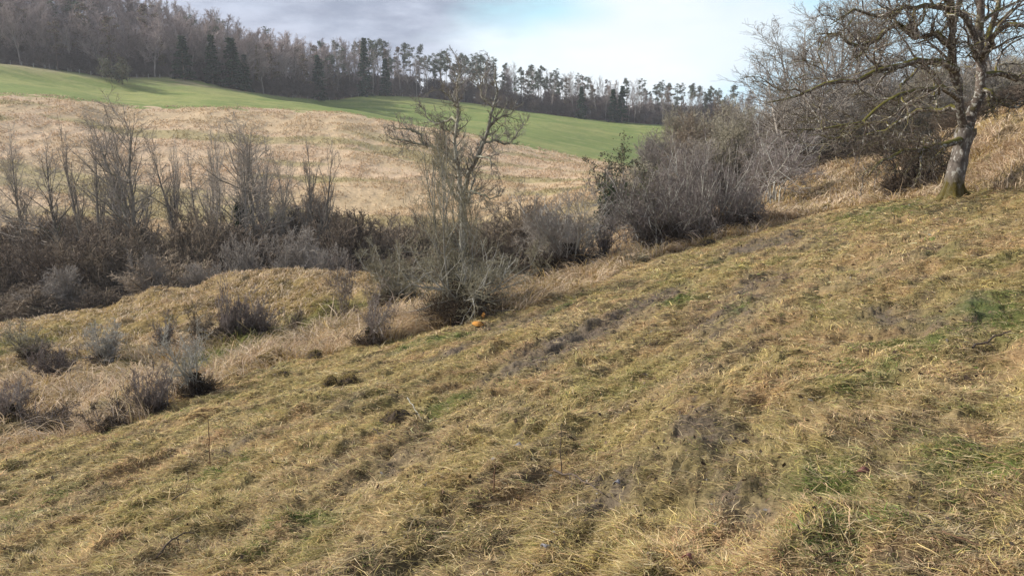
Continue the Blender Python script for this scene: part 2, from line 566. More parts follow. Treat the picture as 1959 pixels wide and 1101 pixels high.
def mat_bark(name, c1, c2, scale=9.0, moss=None, moss_amt=0.0, lichen=None, lichen_amt=0.0, vary=0.25, foot=None, streak=False):
    """bark: two tones, moss that grows on upper faces, pale lichen spots"""
    m, nt, b = mat_base(name)
    N, L = nt.nodes.new, nt.links.new
    geo = N('ShaderNodeNewGeometry')
    tc = N('ShaderNodeTexCoord')

    def noise(sc, det, rough=0.6):
        n = N('ShaderNodeTexNoise')
        n.inputs['Scale'].default_value = sc
        n.inputs['Detail'].default_value = det
        n.inputs['Roughness'].default_value = rough
        if streak:
            mp = N('ShaderNodeMapping')
            mp.inputs['Scale'].default_value = (1, 1, .42)
            L(tc.outputs['Object'], mp.inputs[0])
            L(mp.outputs[0], n.inputs['Vector'])
        else:
            L(tc.outputs['Object'], n.inputs['Vector'])
        return n.outputs[0]

    def mr(v, lo, hi, a=0.0, b_=1.0):
        k = N('ShaderNodeMapRange')
        L(v, k.inputs[0])
        for i, q in enumerate((lo, hi, a, b_)):
            k.inputs[i + 1].default_value = q
        return k.outputs[0]

    def mix(f, a, b_):
        k = N('ShaderNodeMix')
        k.data_type = 'RGBA'
        L(f, k.inputs[0])
        for i, q in ((6, a), (7, b_)):
            if isinstance(q, tuple):
                k.inputs[i].default_value = (*q, 1)
            else:
                L(q, k.inputs[i])
        return k.outputs[2]
    n1 = noise(scale, 5)
    col = mix(mr(n1, .35, .65), c1, c2)
    if lichen is not None:
        col = mix(mr(noise(scale * 1.7, 4), .56 - .1 * lichen_amt, .60, 0, .9), col, lichen)
    if moss is not None:
        sp = N('ShaderNodeSeparateXYZ')
        L(geo.outputs['Normal'], sp.inputs[0])
        ad = N('ShaderNodeMath')
        ad.operation = 'MULTIPLY_ADD'
        L(noise(scale * .35, 4), ad.inputs[0])
        ad.inputs[1].default_value = 2.4
        L(sp.outputs[2], ad.inputs[2])
        col = mix(mr(ad.outputs[0], 1.75 - moss_amt, 2.1 - moss_amt, 0, .92), col, moss)
    if foot is not None:                              # moss cushion round the foot of the trunk
        so = N('ShaderNodeSeparateXYZ')
        L(tc.outputs['Object'], so.inputs[0])
        fa = N('ShaderNodeMath')
        fa.operation = 'MULTIPLY_ADD'
        L(noise(scale * .9, 4), fa.inputs[0])
        fa.inputs[1].default_value = -1.3
        L(so.outputs[2], fa.inputs[2])
        col = mix(mr(fa.outputs[0], foot - .65 - .34, foot - .65 + .22, .85, 0), col, moss)
        col = mix(mr(fa.outputs[0], 1.35, 1.6, 0, .85), col, moss)
    oi = N('ShaderNodeObjectInfo')
    mu = N('ShaderNodeVectorMath')
    mu.operation = 'MULTIPLY'
    L(col, mu.inputs[0])
    L(mr(oi.outputs['Random'], 0, 1, 1 - vary, 1 + vary), mu.inputs[1])
    L(mu.outputs[0], b.inputs['Base Color'])
    bp = N('ShaderNodeBump')
    bp.inputs['Strength'].default_value = 0.6
    bp.inputs['Distance'].default_value = 0.03
    L(n1, bp.inputs['Height'])
    L(bp.outputs[0], b.inputs['Normal'])
    return m


M_NEAR = mat_ground('mown_turf', 34.0, 0.42, 0.5)
M_BANK = mat_ground('rough_turf', 7.0, 0.38, 0.6)
M_HILL = mat_ground('far_rough_turf', 2.2, 0.35, 0.6)
M_GREEN = mat_ground('pasture', 1.3, 0.18, 0.25)
M_BLADE = mat_blade('grass_blades')
M_LEAF = mat_blade('leaves', 0.15)
M_GREY = mat_bark('grey_bark', (.33, .30, .265), (.17, .15, .13), 8)
M_TWIG_GREY = mat_bark('grey_twigs', (.36, .325, .285), (.20, .175, .15), 4)
M_TWIG_OLIVE = mat_bark('olive_twigs', (.33, .305, .215), (.185, .165, .11), 4)
M_TWIG_PURPLE = mat_bark('purple_twigs', (.275, .238, .220), (.160, .135, .124), 4)
M_TWIG_LILAC = mat_bark('lilac_twigs', (.235, .195, .175), (.135, .108, .096), 4)
M_TWIG_BROWN = mat_bark('brown_twigs', (.35, .28, .205), (.19, .15, .108), 4)
M_TWIG_MOSSY = mat_bark('mossy_tree_twigs', (.185, .155, .135), (.095, .078, .066), 4, (.15, .14, .04), -.1, vary=0)
M_TWIG_DARK = mat_bark('dark_twigs', (.125, .095, .07), (.06, .046, .035), 4)
M_TWIG_PALE = mat_bark('pale_twigs', (.42, .405, .36), (.25, .24, .21), 5)
M_TWIG_FAR = mat_bark('far_twigs', (.42, .345, .325), (.27, .218, .205), .5)
M_BARK_DARK = mat_bark('dark_bark', (.12, .10, .08), (.06, .048, .038), 7, (.11, .10, .03), .15)
M_ASH = mat_bark('lichened_bark', (.30, .285, .235), (.165, .15, .12), 5, (.22, .22, .12), .2, (.42, .42, .36), .6)
M_TWIG_VAL = mat_bark('valley_twigs', (.44, .385, .325), (.27, .23, .19), 4)
M_TWIG_HEDGE = mat_bark('hedge_twigs', (.21, .165, .125), (.105, .08, .06), 4)
M_TWIG_WOOD = mat_bark('pale_olive_twigs', (.44, .40, .30), (.25, .225, .16), 4)
M_VALLEY = mat_bark('valley_bark', (.31, .28, .235), (.16, .14, .115), 4, (.15, .15, .07), .1)
M_MOSSY = mat_bark('mossy_bark', (.19, .155, .14), (.09, .07, .06), 6, (.11, .095, .016), .28, (.46, .45, .41), .55, vary=0.0)
M_MOSSY_TRUNK = mat_bark('lichened_trunk', (.165, .142, .122), (.085, .070, .060), 7, (.085, .068, .016), .0, (.34, .325, .295), .10, vary=0.0, foot=.50, streak=True)
M_MOSSY_LIMB = mat_bark('mossy_limb', (.15, .12, .10), (.065, .052, .042), 6, (.105, .095, .018), .40, (.40, .39, .35), .3, vary=0.0)


# ------------------------------------------------------------------ plants: vectorised branching
def nrm(v):
    return v / np.maximum(np.linalg.norm(v, axis=-1, keepdims=True), 1e-9)


def tubes(P, R, k):
    """P (B,n,3), R (B,n) -> verts, quads"""
    B, n, _ = P.shape
    T = nrm(np.gradient(P, axis=1))
    ref = np.zeros_like(T)
    ref[..., 0] = 1
    alt = np.abs(T[:, :1, 0:1]) > 0.8
    ref = np.where(alt, np.array([0, 1.0, 0.0]), ref)
    U = nrm(np.cross(T, ref))
    V = np.cross(T, U)
    a = np.arange(k) / k * 2 * np.pi
    ring = P[:, :, None] + R[:, :, None, None] * (np.cos(a)[:, None] * U[:, :, None] + np.sin(a)[:, None] * V[:, :, None])
    verts = ring.reshape(-1, 3)
    b, i, j = np.meshgrid(np.arange(B), np.arange(n - 1), np.arange(k), indexing='ij')
    o = b * n * k + i * k
    q = np.stack([o + j, o + (j + 1) % k, o + k + (j + 1) % k, o + k + j], -1).reshape(-1, 4)
    return verts, q


def join(parts):
    vs, fs, off = [], [], 0
    for v, f in parts:
        vs.append(v)
        fs.append(f + off)
        off += len(v)
    return np.concatenate(vs), fs


def tube_mesh(name, levels, ks, mat):
    v, f = join([tubes(P, R, k) for (P, R), k in zip(levels, ks)])
    return new_mesh(name, v, f, [mat], smooth=True)


def resample(poly, n):
    poly = np.asarray(poly, float)
    s = np.concatenate([[0], np.cumsum(np.linalg.norm(np.diff(poly, axis=0), axis=1))])
    t = np.linspace(0, s[-1], n)
    return np.stack([pchip1(s, poly[:, k], t) for k in range(3)], -1)


def grow(rng, P, R, cnt, t0, t1, ang, lr, n, wander, up, rr, rtip, taper=0.5, sd=0.35, fixed=None):
    """children on the branches P: count per parent, span, angle, length ratio ..."""
    B, m, _ = P.shape
    c = np.maximum(0, np.round(cnt * rng.uniform(.7, 1.3, B))).astype(int)
    idx = np.repeat(np.arange(B), c)
    N = len(idx)
    k = np.concatenate([np.arange(q) for q in c]) if N else np.zeros(0)
    t = t0 + (t1 - t0) * (k + rng.uniform(0, 1, N)) / np.maximum(c[idx], 1)
    f = t * (m - 1)
    i = np.minimum(f.astype(int), m - 2)
    w = (f - i)[:, None]
    p = P[idx, i] * (1 - w) + P[idx, i + 1] * w
    r0 = R[idx, i] * (1 - w[:, 0]) + R[idx, i + 1] * w[:, 0]
    T = nrm(P[idx, i + 1] - P[idx, i])
    q = rng.normal(size=(N, 3))
    q = nrm(q - (q * T).sum(-1, keepdims=True) * T)
    a = np.radians(ang) * (1 + sd * rng.normal(size=N))[:, None]
    d = np.cos(a) * T + np.sin(a) * q
    plen = np.linalg.norm(np.diff(P, axis=1), axis=-1).sum(1)
    L = (plen[idx] if fixed is None else fixed) * lr * (1 - taper * t) * rng.uniform(.55, 1.35, N)
    step = (L / (n - 1))[:, None]
    out = [p]
    for _ in range(n - 1):
        d = nrm(d + rng.normal(size=(N, 3)) * wander + np.array([0, 0, up]))
        p = p + d * step
        out.append(p)
    rb = np.maximum(r0 * rr, rtip)
    s = np.linspace(0, 1, n)
    return np.stack(out, 1), rb[:, None] * (1 - s) + rtip * s


def rescale(levels, width, hgt):
    """scale a plant grown round the origin to a given spread and height"""
    pts_ = np.concatenate([P.reshape(-1, 3) for P, R in levels])
    z1 = np.percentile(pts_[:, 2], 99.6)
    hw = np.percentile(np.abs(pts_[:, 0] - np.median(pts_[:, 0])), 98.5)
    s = np.array([width / 2 / hw, width / 2 / hw, hgt / z1])
    return [(P * s, R) for P, R in levels]


def leaf_quads(rng, c, size, flat=0.0):
    N = len(c)
    a = nrm(rng.normal(size=(N, 3)) * np.array([1, 1, 1 - flat]))
    q = rng.normal(size=(N, 3))
    b = nrm(np.cross(a, q))
    s = (size * rng.uniform(.6, 1.4, N))[:, None]
    v = np.stack([c - a * s - b * s * .45, c + a * s * .2 - b * s * .6, c + a * s + b * s * .45, c - a * s * .2 + b * s * .6], 1).reshape(-1, 3)
    return v, np.arange(N * 4).reshape(-1, 4)


def leaf_mesh(name, rng, c, size, col, var=0.3, flat=0.0):
    v, f = leaf_quads(rng, c, size, flat)
    cl = np.asarray(col)[None] * (1 + var * rng.normal(size=(len(c), 1))) * (1 + .1 * rng.normal(size=(len(c), 3)))
    return new_mesh(name, v, [f], [M_LEAF], colour=np.repeat(np.clip(cl, .005, 1), 4, 0))


def shrub_levels(rng, n_stems=10, spread=38, base=0.15, b1=9, b2=7, b3=5, rs=0.03, rt=0.003, wander=.13, lean=0.0, up=.015, t0=.22, stalk=0.0):
    az = rng.uniform(0, 2 * np.pi, n_stems)
    tilt = np.radians(spread) * np.sqrt(rng.uniform(0.02, 1, n_stems))
    d = np.stack([np.sin(tilt) * np.cos(az) + lean, np.sin(tilt) * np.sin(az), np.cos(tilt)], -1)
    d = nrm(d)
    p = np.stack([np.cos(az), np.sin(az), 0 * az], -1) * (base * rng.uniform(.1, 1, n_stems))[:, None] + [0, 0, -.06]
    L = rng.uniform(.38, 1.05, n_stems)
    out = [p]
    n = 8
    if stalk:                                         # a short tight foot, then a wide fan
        for _ in range(2):
            p = p + nrm(np.array([lean * .4, 0, 1]) + rng.normal(size=d.shape) * .14) * (stalk / 2 * rng.uniform(.6, 1.15, n_stems))[:, None]
            out.append(p)
        L = L * (1 - stalk)
    m_ = n - len(out)
    for _ in range(m_):
        d = nrm(d + rng.normal(size=d.shape) * wander + [lean * .12, 0, up])
        p = p + d * (L / m_)[:, None]
        out.append(p)
    P = np.stack(out, 1)
    s = np.linspace(0, 1, n)
    R = (rs * rng.uniform(.5, 1.1, n_stems))[:, None] * (1 - s) + rt * 1.6 * s
    l0 = (P, R)
    l1 = grow(rng, P, R, b1, t0, 1, 50, .52, 6, wander * 1.2, up, .62, rt * 1.3, .55)
    l2 = grow(rng, *l1, b2, .15, 1, 56, .50, 5, wander * 1.4, up * .6, .62, rt, .45)
    l3 = grow(rng, *l2, b3, .1, 1, 50, .55, 3, .18, .05, .7, rt * .8, .35)
    return [l0, l1, l2, l3]


SHRUBS = []


def shrub(name, label, cat, loc, width, hgt, seed, stem_mat, twig_mat, skirt=0, skirt_mat=None, group=None, ivy=None, **kw):
    rng = np.random.default_rng(seed)
    lv = rescale(shrub_levels(rng, **kw), width, hgt)
    t = thing(name, label, cat, loc, group)
    link('stems', tube_mesh('stems', lv[:2], (6, 4), stem_mat), t)
    link('crown', tube_mesh('crown', lv[2:], (3, 3), twig_mat), t)
    if skirt:
        n = int(skirt * 1.5)
        az, rr = rng.uniform(0, 2 * np.pi, n), np.sqrt(rng.uniform(0, 1, n)) * width * .20
        p = np.stack([np.cos(az) * rr, np.sin(az) * rr, 0 * rr - .05], -1)
        d = nrm(np.stack([np.cos(az) * .5, np.sin(az) * .5, 0 * az + .8], -1) + rng.normal(size=(n, 3)) * .35)
        L = hgt * .26 * rng.uniform(.5, 1.3, n)
        out = [p]
        for _ in range(4):
            d = nrm(d + rng.normal(size=d.shape) * .25 + [0, 0, -.06])
            p = p + d * (L / 4)[:, None]
            out.append(p)
        rt = kw.get('rt', .003)
        P = np.stack(out, 1)
        R = np.linspace(rt * 2.2, rt, 5)[None].repeat(n, 0)
        tw = grow(rng, P, R, 6, .1, 1, 55, .5, 3, .25, 0, .8, rt * .9)
        link('base_shoots', tube_mesh('base_shoots', [(P, R), tw], (3, 3), skirt_mat or M_TWIG_DARK), t)
    if skirt >= 120:
        n = int(skirt * 6)
        az, q = rng.uniform(0, 2 * np.pi, n), rng.uniform(0, 1, n)
        st = kw.get('stalk', 0)
        hz = hgt * (st * 1.25 if st else .34) * q ** 1.1
        rr = np.sqrt(rng.uniform(0, 1, n)) * width * ((.15 - .05 * q) if st else (.19 - .09 * q)) * (.7 + .6 * fbm(np.cos(az) * 2 + seed, np.sin(az) * 2 + q * 3, seed, 2))
        c = np.stack([np.cos(az) * rr, np.sin(az) * rr, hz - .03], -1)
        rt = kw.get('rt', .003)
        link('bramble_foot', leaf_mesh('bramble_foot', rng, c, np.full(n, 7.5 * rt), (.062, .047, .028), .45), t)
    SHRUBS.append(t)
    return t


# ------------------------------------------------------------------ ground meshes
def lin(a, b, n):
    return np.linspace(a, b, n, endpoint=False)


TH = np.concatenate([lin(-math.pi, -1.2, 40), lin(-1.2, -.64, 90), lin(-.64, .64, 1150), lin(.64, 1.2, 90), np.linspace(1.2, math.pi, 41)])


def ground_piece(name, label, v0, v1, n, mat, geometric=False, th=TH, kind='structure', rmin=0.35):
    rs, zs = rows_at(th)
    rk = np.concatenate([[0 * rs[0]], rs])
    vs = np.linspace(v0, v1, n)
    rad_ = []
    for v in vs:
        if v <= 1 and geometric:
            rad_.append(rmin * (rs[0] / rmin) ** ((v - v0) / (1 - v0)))
        else:
            i = min(int(v), len(rk) - 2)
            f = v - i
            if i == len(rk) - 2:
                rad_.append(rk[i] * (rk[i + 1] / rk[i]) ** f)
            else:
                rad_.append(rk[i] + (rk[i + 1] - rk[i]) * f)
    r = np.stack(rad_)                                # (n, nth)
    x, y = r * np.sin(th), r * np.cos(th)
    z, v = base_height(x, y)
    vv = np.repeat(vs[:, None], len(th), 1)
    if geometric:
        vv = v
    z = z + relief(x, y, vv)
    c = ground_colour(x, y, vv)
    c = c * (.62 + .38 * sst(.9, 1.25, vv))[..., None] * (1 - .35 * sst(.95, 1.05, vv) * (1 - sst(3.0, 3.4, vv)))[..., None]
    m = len(th)
    i, j = np.meshgrid(np.arange(n - 1), np.arange(m - 1), indexing='ij')
    o = i * m + j
    q = np.stack([o, o + 1, o + m + 1, o + m], -1).reshape(-1, 4)[:, ::-1]
    verts = np.stack([x, y, z], -1).reshape(-1, 3)
    faces = [q]
    if geometric:                                     # close the disc under the camera
        verts = np.concatenate([verts, [[0, 0, -PH]]])
        c = np.concatenate([c.reshape(-1, 3), c.reshape(-1, 3)[:1]])
        k = np.arange(m - 1)
        faces.append(np.stack([0 * k + len(verts) - 1, k + 1, k], -1))
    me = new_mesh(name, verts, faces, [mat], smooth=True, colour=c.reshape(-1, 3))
    o = link(name, me)
    o['kind'] = kind
    o['label'] = label
    return o


TH2 = TH[::2] if len(TH) % 2 else np.append(TH[::2], TH[-1])
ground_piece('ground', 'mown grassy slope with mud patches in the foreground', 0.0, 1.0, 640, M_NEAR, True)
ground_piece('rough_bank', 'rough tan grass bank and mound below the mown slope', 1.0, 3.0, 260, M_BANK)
ground_piece('valley_floor', 'valley bottom covered in leaf litter', 3.0, 5.0, 110, M_BANK, th=TH2)
ground_piece('far_hillside', 'tan rough grass hillside across the valley', 5.0, 6.0, 240, M_HILL)
ground_piece('green_field', 'green pasture below the hilltop wood', 6.0, 9.0, 200, M_GREEN, th=TH2)
ground_piece('wooded_hilltop', 'brown ground under the hilltop wood', 9.0, 11.0, 50, M_HILL, th=TH2)


# ------------------------------------------------------------------ grass (nobody could count it)
def blades(name, label, x, y, length, width, e0, e1, az, colour, rng, segs=3, sink=.01):
    N = len(x)
    z = height(x, y) - sink
    p = np.stack([x, y, z], -1)
    side = np.stack([-np.sin(az), np.cos(az), 0 * az], -1)
    side = nrm(side + rng.normal(size=(N, 3)) * .35)
    vs = []
    for k in range(segs + 1):
        s = k / segs
        w = width * (1 - .85 * s ** 1.5) * .5
        vs.append(p - side * w[:, None])
        vs.append(p + side * w[:, None])
        e = e0 + (e1 - e0) * s
        d = np.stack([np.cos(az) * np.cos(e), np.sin(az) * np.cos(e), np.sin(e)], -1)
        p = p + d * (length / segs)[:, None]
        az = az + rng.normal(size=N) * .25
    V = np.stack(vs, 1).reshape(-1, 3)
    m = 2 * (segs + 1)
    o = (np.arange(N) * m)[:, None]
    q = np.concatenate([np.concatenate([o + 2 * k, o + 2 * k + 1, o + 2 * k + 3, o + 2 * k + 2], 1) for k in range(segs)])
    me = new_mesh(name, V, [q], [M_BLADE], colour=np.repeat(np.clip(colour, .01, 1), m, 0))
    ob = link(name, me)
    ob['kind'] = 'stuff'
    ob['label'] = label
    return ob


def mown_grass(NT, NB, seed):
    """tufts of blades that lie the same way, and loose straw over them"""
    rng = np.random.default_rng(seed)

    def scatter(N):
        th = np.where(rng.uniform(0, 1, N) < .8, rng.uniform(-.67, .67, N), rng.uniform(.67, 1.15, N) * rng.choice([-1, 1], N))
        rs, _ = rows_at(th)
        r = 1.25 * (np.minimum(rs[0] * 1.03, 45) / 1.25) ** rng.uniform(0, 1, N)
        return r * np.sin(th), r * np.cos(th), r
    x, y, r = scatter(NT)
    lump = fbm(x * 5, y * 5, 8, 4)
    mud = np.clip(sum(spot(x, y, *m) for m in MUD), 0, 1)
    keep = (rng.uniform(0, 1, NT) < np.clip(.25 + 3.0 * (lump - .36), .12, 1)) & (rng.uniform(0, 1, NT) > mud * .62)
    x, y, r = x[keep], y[keep], r[keep]
    N = len(x)
    c = ground_colour(x, y, r * 0 + .5)
    green = np.clip(sum(spot(x, y, *m) for m in GRN_SHADE), 0, 1)  # green turf, plus the shade painted green by the mossy tree
    mud = np.clip(sum(spot(x, y, *m) for m in MUD), 0, 1)
    u = rng.uniform(0, 1, N)
    tones = np.array([(.63, .485, .235), (.59, .425, .235), (.54, .435, .155), (.67, .535, .32)])
    tuft = c * rng.uniform(.85, 1.85, (N, 1))
    k = u > .55
    tuft[k] = (.35 * tuft + .65 * tones[rng.integers(0, 4, N)] * rng.uniform(.75, 1.1, (N, 1)))[k]
    k = u < .09
    tuft[k] = (c * .5)[k]
    k = (u > .14) & (u < .16 + .35 * green)
    tuft[k] = (np.array([.11, .15, .034]) * rng.uniform(.7, 1.5, (N, 1)))[k]
    tuft = tuft * (1 - .32 * mud)[:, None]
    az = fbm(x * .9, y * .9, 111, 3) * 9.0 + rng.normal(size=N) * .9
    L = np.exp(rng.normal(size=N) * .35) * .044 * (.75 + r / 11) * (1 - .4 * mud)
    lift = np.clip(np.abs(rng.normal(size=N)) * 17, 0, 60)
    q = np.repeat(np.arange(N), NB)
    M = len(q)
    sp = (.030 * (1 + r / 9))[q]
    bx, by = x[q] + rng.normal(size=M) * sp, y[q] + rng.normal(size=M) * sp
    col = tuft[q] * np.exp(rng.normal(size=(M, 1)) * .30) * (1 + .06 * rng.normal(size=(M, 3)))
    w = np.maximum(.0030, .00058 * r[q]) * rng.uniform(.6, 1.5, M)
    blades('mown_grass', 'matted straw coloured mown grass on the foreground slope', bx, by, L[q] * rng.uniform(.6, 1.3, M), w,
           np.radians(lift[q] + rng.normal(size=M) * 9), np.radians(rng.uniform(-32, 4, M)), az[q] + rng.normal(size=M) * .55, col, rng, sink=-.012)
    # loose pale and brown straw lying on top
    x, y, r = scatter(58000)
    mud = np.clip(sum(spot(x, y, *m) for m in MUD), 0, 1)
    keep = rng.uniform(0, 1, len(x)) > mud * .6
    x, y, r = x[keep], y[keep], r[keep]
    N = len(x)
    col = tones[rng.integers(0, 4, N)] * rng.uniform(.6, 1.35, (N, 1))
    k = rng.uniform(0, 1, N) < .22
    col[k] = (np.array([.17, .10, .055]) * rng.uniform(.6, 1.3, (N, 1)))[k]
    L = np.exp(rng.normal(size=N) * .4) * .072 * (1 + r / 15)
    w = np.maximum(.0030, .00052 * r) * rng.uniform(.7, 1.5, N)
    az = fbm(x * .9, y * .9, 111, 3) * 9.0 + rng.normal(size=N) * 1.3
    blades('loose_straw', 'loose dry straw lying over the mown slope', x, y, L, w, np.radians(rng.uniform(-4, 24, N)), np.radians(rng.uniform(-25, 8, N)), az, col, rng, sink=-.025)


mown_grass(108000, 17, 5)


def leaf_litter(N, seed):
    """scraps of dead leaf, bark and dung-brown crumbs trodden into the turf"""
    rng = np.random.default_rng(seed)
    th = rng.uniform(-.68, .68, N)
    rs, _ = rows_at(th)
    r = 1.8 * (rs[0] / 1.8) ** rng.uniform(0, 1, N)
    x, y = r * np.sin(th), r * np.cos(th)
    mud = np.clip(sum(spot(x, y, *m) for m in MUD), 0, 1)
    k = rng.uniform(0, 1, N) < .3 + .3 * mud
    x, y, r = x[k], y[k], r[k]
    N = len(x)
    tones = np.array([(.060, .042, .030), (.105, .072, .048), (.075, .058, .045), (.165, .120, .085), (.20, .185, .165)])
    col = tones[rng.choice(5, N, p=[.34, .28, .22, .11, .05])] * rng.uniform(.7, 1.3, (N, 1))
    c = np.stack([x, y, height(x, y) + .022], -1)
    v, f = leaf_quads(rng, c, np.exp(rng.normal(size=N) * .35) * .0065 * (1 + r / 9), .3)
    o = link('leaf_litter', new_mesh('leaf_litter', v, [f], [M_LEAF], colour=np.repeat(col, 4, 0)))
    o['kind'] = 'stuff'
    o['label'] = 'scraps of dead brown leaf and earth crumbs trodden into the turf'


leaf_litter(26000, 15)


def tall_grass(N, seed):
    """long dead grass in tussocks on the bank beyond the mown slope"""
    rng = np.random.default_rng(seed)
    th = rng.uniform(-.78, .78, N)
    rs, _ = rows_at(th)
    lo, hi = rs[0] * .97, rs[2] * 1.02
    r = lo + (hi - lo) * rng.uniform(0, 1, N) ** 1.1
    x, y = r * np.sin(th), r * np.cos(th)
    z, v = base_height(x, y)
    d = fbm(x * 1.5, y * 1.5, 22, 3) * .6 + fbm(x * .45, y * .45, 121, 2) * .5
    keep = rng.uniform(0, 1, N) < sst(.34, .66, d) + .12
    x, y, r, v, d = x[keep], y[keep], r[keep], v[keep], d[keep]
    N = len(x)
    short = sst(1.8, 2.3, v) * (x < 2)
    c = ground_colour(x, y, np.maximum(v, 1.1))
    col = c * rng.uniform(.6, 1.5, (N, 1))
    p = rng.uniform(0, 1, N) > .42
    tone = np.array([(.68, .53, .37), (.64, .48, .34), (.60, .48, .28), (.71, .57, .42)])[rng.integers(0, 4, N)]
    mg = np.clip(sum(spot(x, y, *m) for m in MOUND_GREEN), 0, 1)
    p &= rng.uniform(0, 1, N) > mg
    col[p] = (tone * rng.uniform(.65, 1.1, (N, 1)))[p]
    L = np.exp(rng.normal(size=N) * .35) * (.42 - .24 * short) * (.5 + d)
    w = .0008 * r * rng.uniform(.6, 1.5, N)
    az = fbm(x * .6, y * .6, 122, 2) * 10 + rng.normal(size=N) * .8
    e0 = np.radians(rng.uniform(35, 85, N))
    e1 = np.radians(rng.uniform(-70, -5, N))
    blades('long_dead_grass', 'long tan dead grass in tussocks on the bank', x, y, L, w, e0, e1, az, col, rng)


tall_grass(290000, 6)


def hill_grass(N, seed):
    rng = np.random.default_rng(seed)
    th = rng.uniform(-.62, .35, N)
    rs, _ = rows_at(th)
    lo, hi = rs[4] * .98, rs[5] * 1.012
    r = lo * (hi / lo) ** rng.uniform(0, 1, N)
    x, y = r * np.sin(th), r * np.cos(th)
    d = fbm(x * .35, y * .22, 33, 4)
    keep = rng.uniform(0, 1, N) < sst(.36, .62, d) + .06
    x, y, r, d = x[keep], y[keep], r[keep], d[keep]
    N = len(x)
    c = ground_colour(x, y, 5.6 + 0 * x)
    col = c * rng.uniform(.82, 1.25, (N, 1))
    L = rng.uniform(.25, .65, N)
    w = .0011 * r * rng.uniform(.6, 1.4, N)
    az = rng.uniform(0, 6.28, N)
    blades('hillside_dead_grass', 'tan dead tussock grass on the hillside across the valley', x, y, L, w, np.radians(rng.uniform(30, 80, N)),
           np.radians(rng.uniform(-50, 10, N)), az, col, rng, segs=2)


hill_grass(130000, 7)

# ------------------------------------------------------------------ the mossy tree on the right
D0 = 25.0


def pix_poly(pts_, n, org):
    """pixel polyline with forward distance -> n points relative to org"""
    a = np.array(pts_, float)
    return resample(pt(a[:, 0], a[:, 1], a[:, 2]) - org, n)


